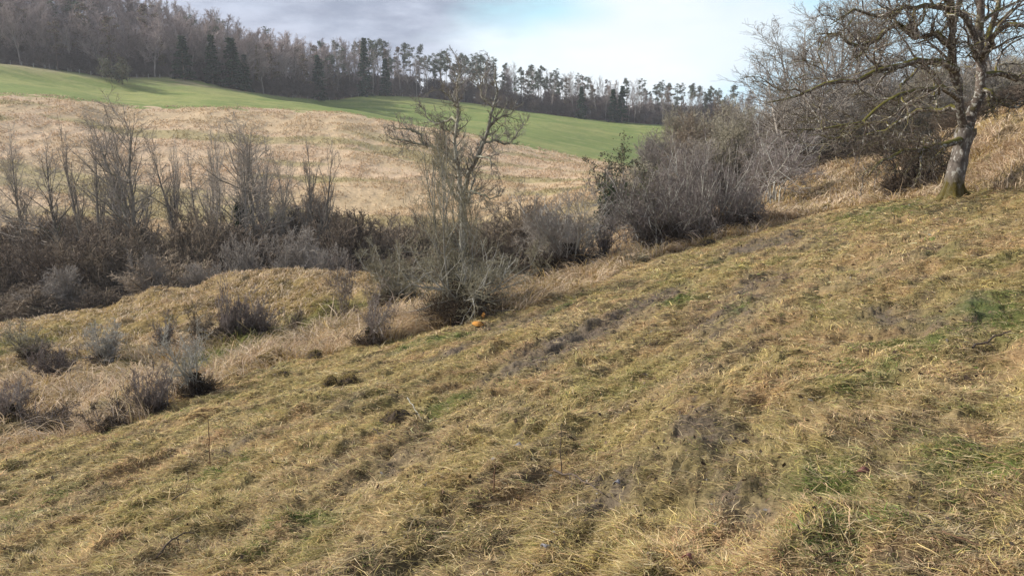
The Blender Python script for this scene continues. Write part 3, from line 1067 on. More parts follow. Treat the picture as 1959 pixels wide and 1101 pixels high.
def mossy_tree():
    rng = np.random.default_rng(77)
    org = hit(1822, 376)
    y0 = org[1]
    t = thing('mossy_tree', 'big leafless tree with mossy lichened trunk at the right of the slope', 'tree', org)
    k = y0 / 25.0
    base = np.array([0, 0, -.15])

    def poly(l, n):
        return pix_poly([(a, b, y0 + c * k) for a, b, c in l], n, org)
    ppx = y0 / F_PX
    tr = poly([(1820, 384, 0), (1826, 350, 0), (1836, 300, .05), (1845, 262, .1), (1848, 245, .1)], 14)
    Rt = np.interp(np.linspace(0, 1, 14), [0, .06, .2, .5, .8, .92, 1], np.array([29, 22, 17.5, 15.5, 15, 19, 16]) * ppx)
    v, f = tubes(tr[None], Rt[None], 18)
    v = v + (np.stack([fbm(v[:, 0] * 5 + v[:, 1] * 3, v[:, 2] * 3, 7 + q, 3) for q in range(3)], -1) - .5) * .12
    link('trunk', new_mesh('trunk', v, [f], [M_MOSSY_TRUNK], smooth=True), t)
    # moss sleeve at the foot: root flare
    roots = []
    for a in np.linspace(0, 2 * np.pi, 7, endpoint=False):
        a += rng.uniform(-.3, .3)
        q = np.stack([np.array([math.cos(a) * s, math.sin(a) * s * .9, h]) for s, h in ((.10, .50), (.20, .28), (.32, .08), (.56, -.12))])
        q[:, 2] += q[:, 0] * PA + q[:, 1] * PB
        roots.append(resample(q, 7))
    RP = np.stack(roots)
    link('root_flare', tube_mesh('root_flare', [(RP, np.linspace(.15, .05, 7)[None].repeat(7, 0))], (8,), mat_bark('foot_moss', (.085, .066, .016), (.050, .040, .016), 9, (.09, .072, .012), .1, vary=0)), t)
    limbs = [
        # main stem, then stems and long horizontal limbs
        ([(1850, 250, .1), (1868, 190, .2), (1874, 130, .2), (1868, 80, .3), (1876, 20, .3), (1880, -60, .2), (1870, -160, 0), (1885, -280, .2)], 14.5, 4),
        ([(1846, 252, .1), (1836, 205, -.2), (1832, 165, -.4), (1826, 120, -.6), (1822, 60, -.9), (1840, -20, -1.2), (1825, -130, -1.4), (1830, -220, -1.3)], 11, 4),
        ([(1872, 150, .2), (1885, 100, .7), (1905, 30, 1.2), (1915, -50, 1.6), (1925, -180, 2)], 9, 3),
        ([(1830, 135, -.5), (1800, 122, -.9), (1765, 117, -1.2), (1735, 124, -1.4), (1690, 128, -1.5), (1640, 150, -1.6), (1590, 155, -1.8), (1540, 182, -1.9), (1470, 195, -2)], 9, 3),
        ([(1834, 190, -.3), (1800, 170, -1.4), (1745, 172, -2), (1705, 190, -2.4), (1680, 208, -2.6), (1640, 236, -2.8), (1610, 235, -3), (1560, 250, -3.2), (1525, 248, -3.3)], 7, 3),
        ([(1836, 268, -.1), (1800, 276, -.7), (1770, 284, -1.0), (1740, 290, -1.3), (1700, 305, -1.5), (1672, 318, -1.6), (1660, 335, -1.6)], 9, 3),
        ([(1838, 212, -.2), (1810, 206, .3), (1770, 208, .7), (1735, 222, 1.0), (1700, 245, 1.4), (1665, 262, 1.6), (1600, 262, 1.8), (1545, 262, 2.0)], 6.5, 3),
        ([(1824, 90, -.8), (1790, 60, -.6), (1755, 70, -.5), (1720, 45, -.4), (1690, 65, -.3), (1650, 90, -.3), (1600, 65, -.2), (1560, 62, 0)], 9, 3),
        ([(1868, 75, .3), (1830, 20, -.2), (1790, 15, -.5), (1740, 12, -.7), (1700, 30, -.9), (1650, 20, -1.2), (1590, 45, -1.4)], 8, 3),
        ([(1876, 10, .3), (1840, -50, .4), (1790, -70, .6), (1720, -60, .8), (1660, -90, 1)], 8, 3),
        ([(1872, 120, .2), (1900, 70, -.6), (1930, 50, -1.0), (1965, 52, -1.2), (2020, 20, -1.6), (2080, 10, -1.8)], 8, 3),
        ([(1872, 142, .2), (1910, 140, .7), (1945, 150, .9), (1975, 140, 1.0), (2040, 150, 1.2), (2110, 130, 1.2)], 8, 3),
        ([(1870, 170, .2), (1900, 182, -.4), (1925, 205, -.7), (1950, 200, -.9), (2000, 215, -1)], 5, 3),
        ([(1880, -40, .2), (1930, -90, .5), (1990, -120, .6), (2070, -160, .6)], 8, 3),
        ([(1824, 60, -.8), (1808, 0, -1.8), (1770, -60, -2.6), (1745, -150, -3)], 8, 3),
    ]
    allP, allR = [], []
    for pl, r, tipr in limbs:
        n = 15
        P = poly(pl, n)
        jit = rng.normal(size=P.shape) * .045
        jit[0] = 0
        P = P + jit
        s = np.linspace(0, 1, n)
        R = (r * .68 * (1 - s) ** .8 + .85) * ppx
        link('limb', tube_mesh('limb', [(P[None], R[None])], (9,), M_MOSSY_LIMB), t)
        allP.append(P)
        allR.append(R)
    P, R = np.stack(allP), np.stack(allR)
    l1 = grow(rng, P, R, 12, .15, 1, 50, .36, 8, .26, .03, .55, .010, .45)
    l2 = grow(rng, *l1, 8, .1, 1, 50, .48, 6, .27, .04, .6, .0065, .4)
    l3 = grow(rng, *l2, 7, .1, 1, 50, .5, 4, .25, .05, .7, .0044, .35)
    l4 = grow(rng, *l3, 1.6, .2, 1, 48, .55, 3, .2, .05, .8, .004, .3)
    link('branches', tube_mesh('branches', [l1, l2], (6, 4), M_MOSSY), t)
    link('crown', tube_mesh('crown', [l3, l4], (3, 3), M_TWIG_MOSSY), t)


mossy_tree()


# ------------------------------------------------------------------ the gnarled tree behind the hawthorn
def gnarled_tree():
    rng = np.random.default_rng(31)
    y0 = 30.0
    org = at(884, y0)
    t = thing('gnarled_tree', 'tall gnarled bare tree with crooked limbs rising behind the hawthorn by the orange stump', 'tree', org)
    ppx = y0 / F_PX
    bx, by = project(org)

    def poly(l, n):
        return pix_poly([(a, b, y0 + c) for a, b, c in l], n, org)
    tr = poly([(884, by + 6, 0), (884, 500, 0), (886, 440, .1), (884, 390, .1), (886, 362, .1)], 10)
    link('trunk', tube_mesh('trunk', [(tr[None], np.linspace(9, 6.5, 10)[None] * ppx)], (10,), M_ASH), t)
    limbs = [
        ([(884, 372, .1), (876, 320, .2), (872, 280, .2), (874, 235, .2), (877, 200, .2), (874, 172, .2), (880, 140, .2), (876, 118, .1)], 7),
        ([(888, 368, .1), (898, 330, -.2), (912, 300, -.3), (925, 275, -.3), (935, 240, -.4), (944, 200, -.4), (950, 165, -.4), (946, 130, -.4)], 7),
        ([(872, 310, .2), (850, 290, -.3), (830, 282, -.5), (812, 277, -.7), (790, 272, -.9), (765, 268, -1), (740, 262, -1.1)], 4.5),
        ([(812, 277, -.7), (806, 262, -.7), (795, 252, -.6), (775, 245, -.6), (755, 248, -.6)], 3.4),
        ([(874, 232, .2), (862, 225, .5), (852, 233, .8), (832, 236, 1), (820, 225, 1.1), (812, 205, 1.2)], 3.6),
        ([(927, 272, -.3), (945, 270, .1), (965, 276, .4), (985, 262, .5), (1002, 238, .6)], 3.6),
        ([(912, 300, -.3), (930, 302, -.7), (944, 312, -.9), (952, 326, -1)], 3.2),
        ([(887, 366, .1), (915, 370, -.4), (938, 378, -.7), (960, 374, -.9)], 3.5),
        ([(876, 320, .2), (862, 300, .6), (850, 262, .9), (846, 225, 1.0)], 3),
        ([(884, 400, .1), (862, 360, -.5), (846, 320, -.7), (838, 290, -.8)], 4),
        ([(884, 410, .1), (900, 370, .5), (905, 330, .7), (900, 290, .8)], 4),
        ([(944, 205, -.4), (925, 190, -.7), (918, 165, -.8), (925, 145, -.8)], 2.6),
        ([(877, 205, .2), (862, 190, -.2), (850, 176, -.4), (838, 172, -.5)], 2.6),
        ([(935, 245, -.4), (955, 225, -.1), (975, 218, .1), (990, 205, .2)], 2.6),
    ]
    aP, aR = [], []
    for pl, r in limbs:
        P = poly(pl, 13)
        j = rng.normal(size=P.shape) * .03
        j[0] = 0
        P = P + j
        R = (r * .60 * (1 - np.linspace(0, 1, 13)) ** .75 + .6) * ppx
        link('limb', tube_mesh('limb', [(P[None], R[None])], (7,), M_ASH), t)
        aP.append(P)
        aR.append(R)
    P, R = np.stack(aP), np.stack(aR)
    pl_ = np.linalg.norm(np.diff(P, axis=1), axis=-1).sum(1)
    l1 = grow(rng, P, R, 8.0 * pl_, .1, 1, 44, .42, 8, .15, .10, .45, .007, .4, fixed=np.clip(pl_, 1.3, 2.4)[0] * 0 + 2.0)
    l2 = grow(rng, *l1, 7, .1, 1, 46, .45, 5, .17, .07, .6, .005, .3)
    l3 = grow(rng, *l2, 4.5, .1, 1, 46, .5, 3, .15, .05, .7, .0048, .3)
    link('branches', tube_mesh('branches', [l1], (4,), M_ASH), t)
    link('crown', tube_mesh('crown', [l2, l3], (3, 3), M_TWIG_GREY), t)


gnarled_tree()


# ------------------------------------------------------------------ shrubs along the edge of the slope (each one placed where it stands)
def px_size(loc):
    return math.hypot(loc[1], 0) / F_PX


def edge_shrub(name, label, px, py, wpx, top, seed, stem, twig, cat='bush', dy=0.0, **kw):
    loc = hit(px, py)
    k = loc[1] / F_PX
    rt = kw.pop('rt', .145 * loc[1] / 788)
    kw['b2'], kw['b3'] = kw.get('b2', 7) + 1, kw.get('b3', 5) + 1
    return shrub(name, label, cat, loc, wpx * k, (py - top) * k, seed, stem, twig, rt=rt, **kw)


HAW = 'hawthorn_bush'
edge_shrub(HAW, 'large many-stemmed hawthorn bush with dark tangled base beside the orange cut stump', 886, 612, 265, 385, 101, M_TWIG_PALE, M_TWIG_OLIVE,
           n_stems=12, spread=72, b1=8, b2=6, b3=4, rs=.045, base=0.12, skirt=640, wander=.15, stalk=0.28)
edge_shrub(HAW, 'olive-grey hawthorn bush directly left of the large hawthorn by the stump', 762, 588, 140, 456, 102, M_TWIG_PALE, M_TWIG_OLIVE,
           n_stems=14, spread=62, b1=10, b2=8, b3=5, rs=.03, base=0.15, skirt=420, stalk=0.2)
edge_shrub('thorn_sapling', 'small grey thorn sapling with a bushy dark foot in front of the pink-tan grass', 708, 662, 85, 535, 103, M_GREY, M_TWIG_LILAC,
           n_stems=7, spread=55, b1=9, b2=6, b3=4, rs=.022, base=.12, skirt=140, stalk=0.25)
edge_shrub('thorn_sapling', 'thin upright grey sapling left of the olive-grey hawthorn', 657, 612, 55, 478, 104, M_GREY, M_TWIG_LILAC,
           n_stems=4, spread=12, b1=9, b2=6, b3=4, rs=.02, base=.1, skirt=80)
edge_shrub(HAW, 'round grey hawthorn bush with a fanned crown on a dark narrow base', 1087, 520, 172, 352, 105, M_TWIG_PALE, M_TWIG_GREY,
           n_stems=20, spread=80, b1=10, b2=7, b3=5, rs=.04, base=0.16, skirt=620, up=.09, stalk=0.27)
edge_shrub(HAW, 'small upright dark hawthorn right of the round grey hawthorn', 1152, 503, 66, 420, 106, M_BARK_DARK, M_TWIG_PURPLE,
           n_stems=9, spread=50, b1=8, b2=6, b3=4, rs=.04, base=.16, skirt=100, stalk=0.28)
edge_shrub('thorn_sapling', 'thin sapling with a small bushy foot left of the round grey hawthorn', 1037, 534, 50, 450, 107, M_BARK_DARK, M_TWIG_OLIVE,
           n_stems=4, spread=40, b1=8, b2=6, b3=4, rs=.025, base=.1, skirt=150, stalk=0.3)
edge_shrub(HAW, 'low grey-olive hawthorn behind and right of the large hawthorn', 945, 560, 130, 458, 108, M_TWIG_PALE, M_TWIG_OLIVE,
           n_stems=13, spread=70, b1=8, b2=6, b3=5, rs=.03, base=.3, skirt=260, stalk=0.18)
edge_shrub(HAW, 'wide purple-grey hawthorn leaning left, biggest of the thicket, beside the yellow cut log', 1285, 470, 245, 268, 109, M_TWIG_PALE, M_TWIG_PURPLE,
           n_stems=20, spread=76, b1=11, b2=8, b3=5, rs=.05, base=.4, skirt=460, lean=-.12, stalk=0.16)
edge_shrub(HAW, 'purple-grey hawthorn in the middle of the thicket behind the dark mound', 1356, 452, 200, 262, 110, M_TWIG_PALE, M_TWIG_PURPLE,
           n_stems=17, spread=70, b1=11, b2=8, b3=5, rs=.05, base=.3, skirt=420, stalk=0.16)
edge_shrub(HAW, 'low pinkish-grey hawthorn at the right end of the thicket, with a dark mounded base', 1420, 432, 110, 322, 111, M_TWIG_PALE, M_TWIG_PURPLE,
           n_stems=11, spread=66, b1=9, b2=7, b3=5, rs=.04, base=.25, skirt=320, stalk=0.25)
edge_shrub('thorn_tree', 'small pale grey thorn tree with an open vase shaped crown on the tan bank', 1474, 392, 170, 235, 112, M_TWIG_PALE, M_TWIG_PURPLE,
           n_stems=10, spread=70, b1=10, b2=7, b3=5, rs=.055, base=.16, cat='tree', up=.08, t0=.3, stalk=0.3)
edge_shrub(HAW, 'dark hawthorn bush growing under the low limbs of the mossy tree', 1748, 366, 190, 215, 113, M_BARK_DARK, M_TWIG_DARK,
           n_stems=14, spread=76, b1=10, b2=8, b3=5, rs=.06, base=.25, skirt=500, stalk=0.3)
edge_shrub(HAW, 'purple-topped dark bush on the mound, largest of the bushes there', 446, 642, 105, 535, 114, M_GREY, M_TWIG_LILAC,
           n_stems=15, spread=66, b1=9, b2=8, b3=5, rs=.03, base=.3, skirt=300, stalk=0.15)
edge_shrub(HAW, 'grey bush joined to the right side of the purple-topped bush on the mound', 492, 638, 85, 553, 115, M_GREY, M_TWIG_LILAC,
           n_stems=12, spread=66, b1=9, b2=7, b3=5, rs=.025, base=.2, skirt=160, stalk=0.15)
edge_shrub(HAW, 'small grey bush on a narrow dark foot left of the dark bush on the mound', 318, 668, 62, 590, 116, M_GREY, M_TWIG_LILAC,
           n_stems=8, spread=70, b1=8, b2=7, b3=4, rs=.02, base=.14, skirt=160, stalk=0.3)
edge_shrub(HAW, 'brown dark-footed bush behind the pale lichened sapling', 388, 652, 75, 577, 117, M_BARK_DARK, M_TWIG_BROWN,
           n_stems=10, spread=66, b1=8, b2=7, b3=4, rs=.02, base=.2, skirt=200, stalk=0.2)
edge_shrub(HAW, 'yellowish grey feathery bush on the left of the mound', 198, 694, 85, 606, 118, M_GREY, M_TWIG_PALE,
           n_stems=12, spread=60, b1=8, b2=7, b3=4, rs=.02, base=.12, skirt=120, stalk=0.2)
edge_shrub(HAW, 'dense dark grey bush leaning left near the left edge of the photo', 108, 728, 95, 645, 119, M_GREY, M_TWIG_LILAC,
           n_stems=14, spread=70, b1=9, b2=8, b3=5, rs=.02, base=.16, skirt=200, lean=-.25, stalk=0.22)
edge_shrub(HAW, 'olive spiky bush rising behind the dense bush near the left edge', 62, 680, 90, 610, 120, M_GREY, M_TWIG_OLIVE,
           n_stems=13, spread=62, b1=8, b2=7, b3=4, rs=.02, base=.2, skirt=100, stalk=0.15)
edge_shrub('thorn_sapling', 'pale lichened sapling with sprawling twigs standing at the edge of the mown slope', 376, 752, 105, 592, 121, M_TWIG_PALE, M_TWIG_PALE,
           n_stems=6, spread=62, b1=9, b2=7, b3=4, rs=.026, base=.1, skirt=160, wander=.17, stalk=0.22)
edge_shrub('bramble_bush', 'purple-brown bramble thicket with upright canes left of the pale sapling', 290, 785, 105, 690, 122, M_TWIG_PURPLE, M_TWIG_LILAC,
           n_stems=26, spread=30, b1=7, b2=6, b3=3, rs=.012, base=.5, skirt=340)
edge_shrub('bramble_bush', 'low dark bramble mound in front of the purple-brown bramble thicket', 215, 818, 100, 752, 123, M_TWIG_PURPLE, M_TWIG_DARK,
           n_stems=22, spread=58, b1=7, b2=6, b3=4, rs=.01, base=.5, skirt=420)
edge_shrub('bramble_bush', 'low dark bramble mound lying in grey grass near the left edge', 95, 818, 110, 764, 124, M_TWIG_PURPLE, M_TWIG_DARK,
           n_stems=22, spread=62, b1=7, b2=6, b3=4, rs=.01, base=.55, skirt=360)
edge_shrub('bramble_bush', 'grey bramble bush cut by the left edge of the photo', 18, 797, 85, 715, 125, M_GREY, M_TWIG_LILAC,
           n_stems=16, spread=40, b1=8, b2=7, b3=4, rs=.014, base=.3, skirt=240)
edge_shrub('thorn_sapling', 'tiny brown bush alone on the mound right of the grey bush', 559, 640, 34, 588, 126, M_BARK_DARK, M_TWIG_BROWN,
           n_stems=8, spread=24, b1=7, b2=5, b3=4, rs=.014, base=.12, skirt=60)
edge_shrub('evergreen_tuft', 'low round green leafy tuft right of the small upright hawthorn', 1214, 501, 46, 486, 127, M_TWIG_OLIVE, M_TWIG_OLIVE,
           n_stems=26, spread=66, b1=8, b2=6, b3=5, rs=.008, base=.2, cat='plant')

edge_shrub('slender_sapling', 'slender pale many-stemmed sapling rising through the large hawthorn in front of the gnarled tree', 882, 600, 135, 250, 128, M_TWIG_PALE, M_TWIG_OLIVE,
           n_stems=10, spread=15, b1=12, b2=7, b3=4, rs=.034, base=.18, cat='tree', up=.05, t0=.4)
# evergreen leaves that show among the thicket
def leafy(name, label, cat, loc, w, h, seed, col, nleaf, size, stem_mat=M_BARK_DARK, group=None, lean=0.0):
    rng = np.random.default_rng(seed)
    t = thing(name, label, cat, loc, group)
    lv = rescale(shrub_levels(rng, n_stems=7, spread=34 if not lean else 70, b1=8, b2=6, b3=4, rs=.04, rt=.006, lean=lean, stalk=.3 if lean else 0.0), w, h)
    link('stems', tube_mesh('stems', lv[:3], (6, 4, 3), stem_mat), t)
    tips = np.concatenate([lv[2][0].reshape(-1, 3), lv[3][0].reshape(-1, 3)])
    c = tips[rng.integers(0, len(tips), nleaf)] + rng.normal(size=(nleaf, 3)) * size * 1.2
    link('foliage', leaf_mesh('foliage', rng, c, np.full(nleaf, size), col), t)
    return t


def at_top(px, y, top):
    """ground point and height of something standing at (px, y) whose tip shows at row top"""
    g = at(px, y)
    return g, float(pt(px, top, y)[2] - g[2])


g, h = at_top(1166, 52, 350)
leafy('holly_bush', 'small dark green holly at the left end of the hawthorn thicket', 'bush', g, 2.2, h, 201, (.022, .042, .016), 5000, .06)
g, h = at_top(1222, 58, 262)
leafy('ivy_clad_thorn', 'ivy covered olive thorn behind the thicket at the edge of the green field', 'tree', g, 4.4, h, 202, (.105, .105, .062), 5200, .075)
g, h = at_top(1195, 50, 375)
shrub(HAW, 'low grey spreading bush at the left foot of the thicket below the holly', 'bush', g, 5.2, h, 203, M_GREY, M_TWIG_GREY, n_stems=16, spread=55,
      rt=.011, rs=.04, b1=9, b2=8, b3=4, skirt=150, base=.5)

# ------------------------------------------------------------------ templates that are copied
def bare_template(name, H, spread, seed, trunk_mat, twig_mat, rt, trunk_r, n1=26, n2=9, n3=6, n_trunks=1, t0=.3, ang=38, lr=.42, wander=.09):
    rng = np.random.default_rng(seed)
    az = rng.uniform(0, 6.28, n_trunks)
    tl = np.radians(4 if n_trunks == 1 else 15) * rng.uniform(.5, 1, n_trunks)
    d = np.stack([np.sin(tl) * np.cos(az), np.sin(tl) * np.sin(az), np.cos(tl)], -1)
    p = np.stack([np.cos(az), np.sin(az), 0 * az - .3], -1) * np.array([trunk_r, trunk_r, 1]) * (1 if n_trunks > 1 else 0) + [0, 0, -.3]
    n = 10
    out = [p]
    L = H * rng.uniform(.82, 1, n_trunks)
    for _ in range(n - 1):
        d = nrm(d + rng.normal(size=d.shape) * .06 + [0, 0, .04])
        p = p + d * (L / (n - 1))[:, None]
        out.append(p)
    P = np.stack(out, 1)
    s = np.linspace(0, 1, n)
    R = trunk_r * (1 - s[None]) ** .8 * np.ones((n_trunks, 1)) + rt * 1.5
    l1 = grow(rng, P, R, n1, t0, 1, ang, lr, 7, wander, .10, .5, rt * 1.4, .62)
    l2 = grow(rng, *l1, n2, .15, 1, 42, .46, 5, wander * 1.4, .10, .6, rt, .4)
    l3 = grow(rng, *l2, n3, .1, 1, 45, .5, 3, .12, .08, .7, rt * .85, .3)
    lv = rescale([(P, R), l1, l2, l3], spread, H)
    return lv


class Kind:
    """one kind of plant: meshes built once, each copy a thing with trunk and crown"""
    def __init__(self, name, cat, parts, H):
        self.name, self.cat, self.parts, self.H, self.first = name, cat, parts, H, None

    def place(self, loc, hgt, rz, label, group, wid=None, rng=RNG):
        s = hgt / self.H
        w = s if wid is None else wid
        if self.first is None:
            t = thing(self.name, label, self.cat, loc, group)
            for nm, me in self.parts:
                link(nm, me, t)
            t.rotation_euler, t.scale = (0, 0, rz), (w, w, s)
            self.first = t
            return t
        return copy_thing(self.first, loc, rz, (w, w, s), label, group)


def bare_kind(name, cat, H, spread, seed, trunk_mat, twig_mat, rt, tr, **kw):
    lv = bare_template(name, H, spread, seed, trunk_mat, twig_mat, rt, tr, **kw)
    return Kind(name, cat, [('trunk', tube_mesh('trunk', lv[:2], (7, 4), trunk_mat)), ('crown', tube_mesh('crown', lv[2:], (3, 3), twig_mat))], H)


def pine_kind(seed, H=20.0, low=.45, col=(.125, .142, .100), R=3.0, n=1400, size=.22, name='pine_tree'):
    rng = np.random.default_rng(seed)
    z = np.linspace(-.3, H * .97, 8)
    P = np.stack([np.cumsum(rng.normal(size=8) * .12), np.cumsum(rng.normal(size=8) * .12), z], -1)[None]
    Rr = np.linspace(.24, .07, 8)[None]
    l1 = grow(rng, P, Rr, 26, low, .99, 66, .0 + R / H, 5, .16, .05, .45, .03, .35)
    tips = l1[0][:, 3:].reshape(-1, 3)
    tips = tips[rng.choice(len(tips), max(9, int(len(tips) * .55)), replace=False)]
    c = tips[rng.integers(0, len(tips), n)] + rng.normal(size=(n, 3)) * [.5, .5, .26]
    return Kind(name, 'tree', [('trunk', tube_mesh('trunk', [(P, Rr), l1], (6, 4), M_PINE)), ('crown', leaf_mesh('crown', rng, c, np.full(n, size), col, flat=.3))], H)


def fir_kind(seed, H=18.0, R=2.6, col=(.034, .064, .033), n=5200, size=.24, name='fir_tree', droop=.35, low=.05):
    rng = np.random.default_rng(seed)
    P = np.stack([np.zeros(8), np.zeros(8), np.linspace(-.3, H * .98, 8)], -1)[None]
    Rr = np.linspace(.25, .03, 8)[None]
    nb = 130
    t = low + (1 - low) * (np.floor(rng.uniform(0, 24, nb)) / 24 + rng.uniform(0, .02, nb))
    az = rng.uniform(0, 6.28, nb)
    L = R * (1 - t) ** .85 * rng.uniform(.65, 1.15, nb) + .15
    s = np.linspace(0, 1, 5)[None, :, None]
    d = np.stack([np.cos(az), np.sin(az), 0 * az], -1)[:, None] * L[:, None, None] * s
    BP = d + np.stack([0 * t, 0 * t, t * H], -1)[:, None] - np.array([0, 0, 1.0]) * (droop * L[:, None, None] * s ** 1.4)
    k, f = rng.integers(0, nb, n), rng.uniform(.12, 1, n) ** .8
    q = f * 4
    i = np.minimum(q.astype(int), 3)
    c = BP[k, i] * (1 - (q - i))[:, None] + BP[k, i + 1] * (q - i)[:, None] + rng.normal(size=(n, 3)) * [.22, .22, .13]
    return Kind(name, 'tree', [('trunk', tube_mesh('trunk', [(P, Rr), (BP, np.full((nb, 5), .025))], (6, 3), M_PINE)), ('crown', leaf_mesh('crown', rng, c, np.full(n, size), col, flat=.5))], H)


M_PINE = mat_bark('pine_bark', (.22, .165, .135), (.12, .09, .075), .6)
M_FARBARK = mat_bark('far_bark', (.25, .22, .205), (.14, .118, .11), .5)

FAR_BARE = [bare_kind('bare_tree', 'tree', 18, 8.5, 300 + i, M_FARBARK, M_TWIG_FAR, .034, .24, n1=26, n2=9, n3=6, t0=.25, ang=36) for i in range(4)]
FAR_BARE_PALE = [bare_kind('bare_tree', 'tree', 18, 7.5, 310 + i, mat_bark('pale_far_bark', (.40, .355, .32), (.26, .23, .205), .5),
                           mat_bark('pale_far_twigs', (.34, .29, .27), (.22, .185, .17), .5), .026, .20, n1=22, n2=7, n3=4, t0=.35, ang=30) for i in range(2)]
PINES = [pine_kind(320 + i, low=.46 + .10 * i) for i in range(3)]
PINES_BROWN = [pine_kind(326 + i, low=.30, col=(.19, .15, .115), n=1900) for i in range(2)]
FIRS = [fir_kind(330 + i) for i in range(2)]
LARCH = [fir_kind(336, col=(.15, .125, .055), n=1500, R=2.4, name='larch_tree', low=.25)]
SCRUB = [bare_kind('scrub_bush', 'bush', 6, 6, 340 + i, M_FARBARK, mat_bark('scrub_twigs%d' % i, (.19, .15, .135), (.12, .092, .085), .5), .030, .10, n1=16, n2=9, n3=6, n_trunks=5, t0=.1, ang=44, lr=.6)
         for i in range(2)]


def rowr(th, k):
    return pchip1(_RC[k][0], _RC[k][1], np.array([th]))[0]


def wood_place(px, depth):
    """a spot depth metres behind the wood's edge at photo column px"""
    th = math.atan((px - CX) / F_PX)
    for _ in range(3):
        r = rowr(th, 8) + depth
        x, y = r * math.sin(th), r * math.cos(th)
        z = float(height(np.array([x]), np.array([y]))[0])
        th = math.atan((px - CX) / F_PX * (CP - z / y * SP))
    r = rowr(th, 8) + depth
    return np.array([r * math.sin(th), r * math.cos(th), height(np.array([r * math.sin(th)]), np.array([r * math.cos(th)]))[0] - .1])


def sector(px):
    if px < 340:
        return 'above the lone windswept bush'
    if px < 640:
        return 'on the hilltop beside the dark firs'
    if px < 900:
        return 'on the ridge above the field middle'
    return 'on the ridge where sky shows between trunks'


def far_wood():
    rng = np.random.default_rng(404)
    k = 0
    # left: dense leafless wood climbing the hill
    for row_d, step, hh in ((4, 19, 15.5), (12, 19, 16.5), (24, 18, 17), (40, 18, 16.5), (58, 18, 16), (76, 20, 15.5)):
        px = -60 + rng.uniform(0, step)
        while px < 640:
            if px > 560 and row_d > 40:
                break
            p = wood_place(px, row_d + rng.uniform(-4, 4))
            u = rng.uniform()
            h = hh * rng.uniform(.85, 1.18)
            if u < .12 and row_d > 20:
                kind, nm = PINES[k % 3], 'dark-crowned pine'
            elif u < .20 and row_d < 20:
                kind, nm = PINES_BROWN[k % 2], 'brown-needled conifer'
            elif u < .36 and row_d >= 50:
                kind, nm = FAR_BARE_PALE[k % 2], 'pale slender bare tree'
            else:
                kind, nm = FAR_BARE[k % 4], 'purple-grey bare broadleaf tree'
            s = sector(px)
            kind.place(p, h, rng.uniform(0, 6.28), nm + ' in the wood ' + s, nm + 's ' + s, wid=h / kind.H * rng.uniform(.85, 1.15))
            k += 1
            px += step * rng.uniform(.75, 1.25)
    # right: thin line of tall pines and pale trees along the ridge
    for row_d, step in ((5, 13), (18, 13), (34, 13)):
        px = 610 + rng.uniform(0, step)
        while px < 1440:
            p = wood_place(px, row_d + rng.uniform(-4, 4))
            u = rng.uniform()
            h = (21.5 - 5.5 * sst(650, 1350, px)) * rng.uniform(.66, 1.02)
            if u < .42:
                kind, nm = PINES[k % 3], 'dark flat-crowned pine'
            elif u < .54:
                kind, nm = PINES_BROWN[k % 2], 'brown-needled conifer'
            elif u < .86:
                kind, nm = FAR_BARE_PALE[k % 2], 'pale slender bare tree'
            else:
                kind, nm = FAR_BARE[k % 4], 'purple-grey bare broadleaf tree'
            s = sector(px)
            kind.place(p, h, rng.uniform(0, 6.28), nm + ' ' + s, nm + 's ' + s, wid=h / kind.H * rng.uniform(.7, .95))
            k += 1
            px += step * rng.uniform(.7, 1.3)
    # low scrub along the wood's edge
    for row_d, step, hh in ((3, 19, 4.5), (12, 19, 6.5), (28, 20, 7)):
        px = -20.0
        while px < 1420:
            p = wood_place(px, row_d + rng.uniform(-2, 2))
            h = hh * rng.uniform(.6, 1.3)
            s = sector(px)
            SCRUB[k % 2].place(p, h, rng.uniform(0, 6.28), 'dark leafless scrub bush under the trees ' + s, 'scrub bushes ' + s, wid=h / 6 * 1.15)
            k += 1
            px += step * rng.uniform(.7, 1.3)
    # firs that stand out
    for i, (px, d, top, lab) in enumerate([
            (352, -2, 68, 'broad dark green fir at the wood edge, leftmost of the dark firs'), (408, 0, 66, 'dark green fir between the two largest firs at the wood edge'),
            (446, -2.5, 72, 'dark green fir with pale green side branches, tallest at the wood edge'), (470, -1, 104, 'short dark fir tucked right of the tallest edge fir'),
            (699, -2, 72, 'narrow dark fir where the far green field meets the wood'), (610, -1, 105, 'small dark fir above the tip of the near green hill'),
            (1112, -2, 165, 'dark pointed fir low in the ridge wood left of the bright sky gaps'), (1172, -2, 170, 'dark pointed fir near the right end of the ridge wood'),
            (1190, -2, 164, 'dark slim fir beside another near the right end of the ridge wood'), (738, -1, 112, 'grey-green fir just right of the narrow dark fir')]):
        p = wood_place(px, d)
        h = float(pt(px, top, p[1])[2] - p[2])
        FIRS[i % 2].place(p, h, rng.uniform(0, 6.28), lab, 'dark firs at the edge of the wood', wid=(1.75 if i in (0, 2) else 1.25) * min(1.1, h / 15))
    p = wood_place(312, 4)
    LARCH[0].place(p, float(pt(312, 68, p[1])[2] - p[2]), 0, 'fawn-brown larch left of the broad dark fir', None)
    p = wood_place(495, 5)
    LARCH[0].place(p, float(pt(495, 85, p[1])[2] - p[2]), 2, 'yellowish larch right of the short dark fir', None, wid=.6)
    p = wood_place(137, 2)
    FAR_BARE_PALE[0].place(p, 12.5, 1, 'pale-trunked bare tree standing out against the dark wood at the left', None, wid=.5)


far_wood()

# windswept bush in the green field
g = hit(209, 159)
k = g[1] / F_PX
leafy('windswept_bush', 'lone dark windswept thorn bush on the green field below the wood', 'bush', g, 62 * k, 47 * k, 450, (.125, .120, .078), 4200, .17, lean=.35)


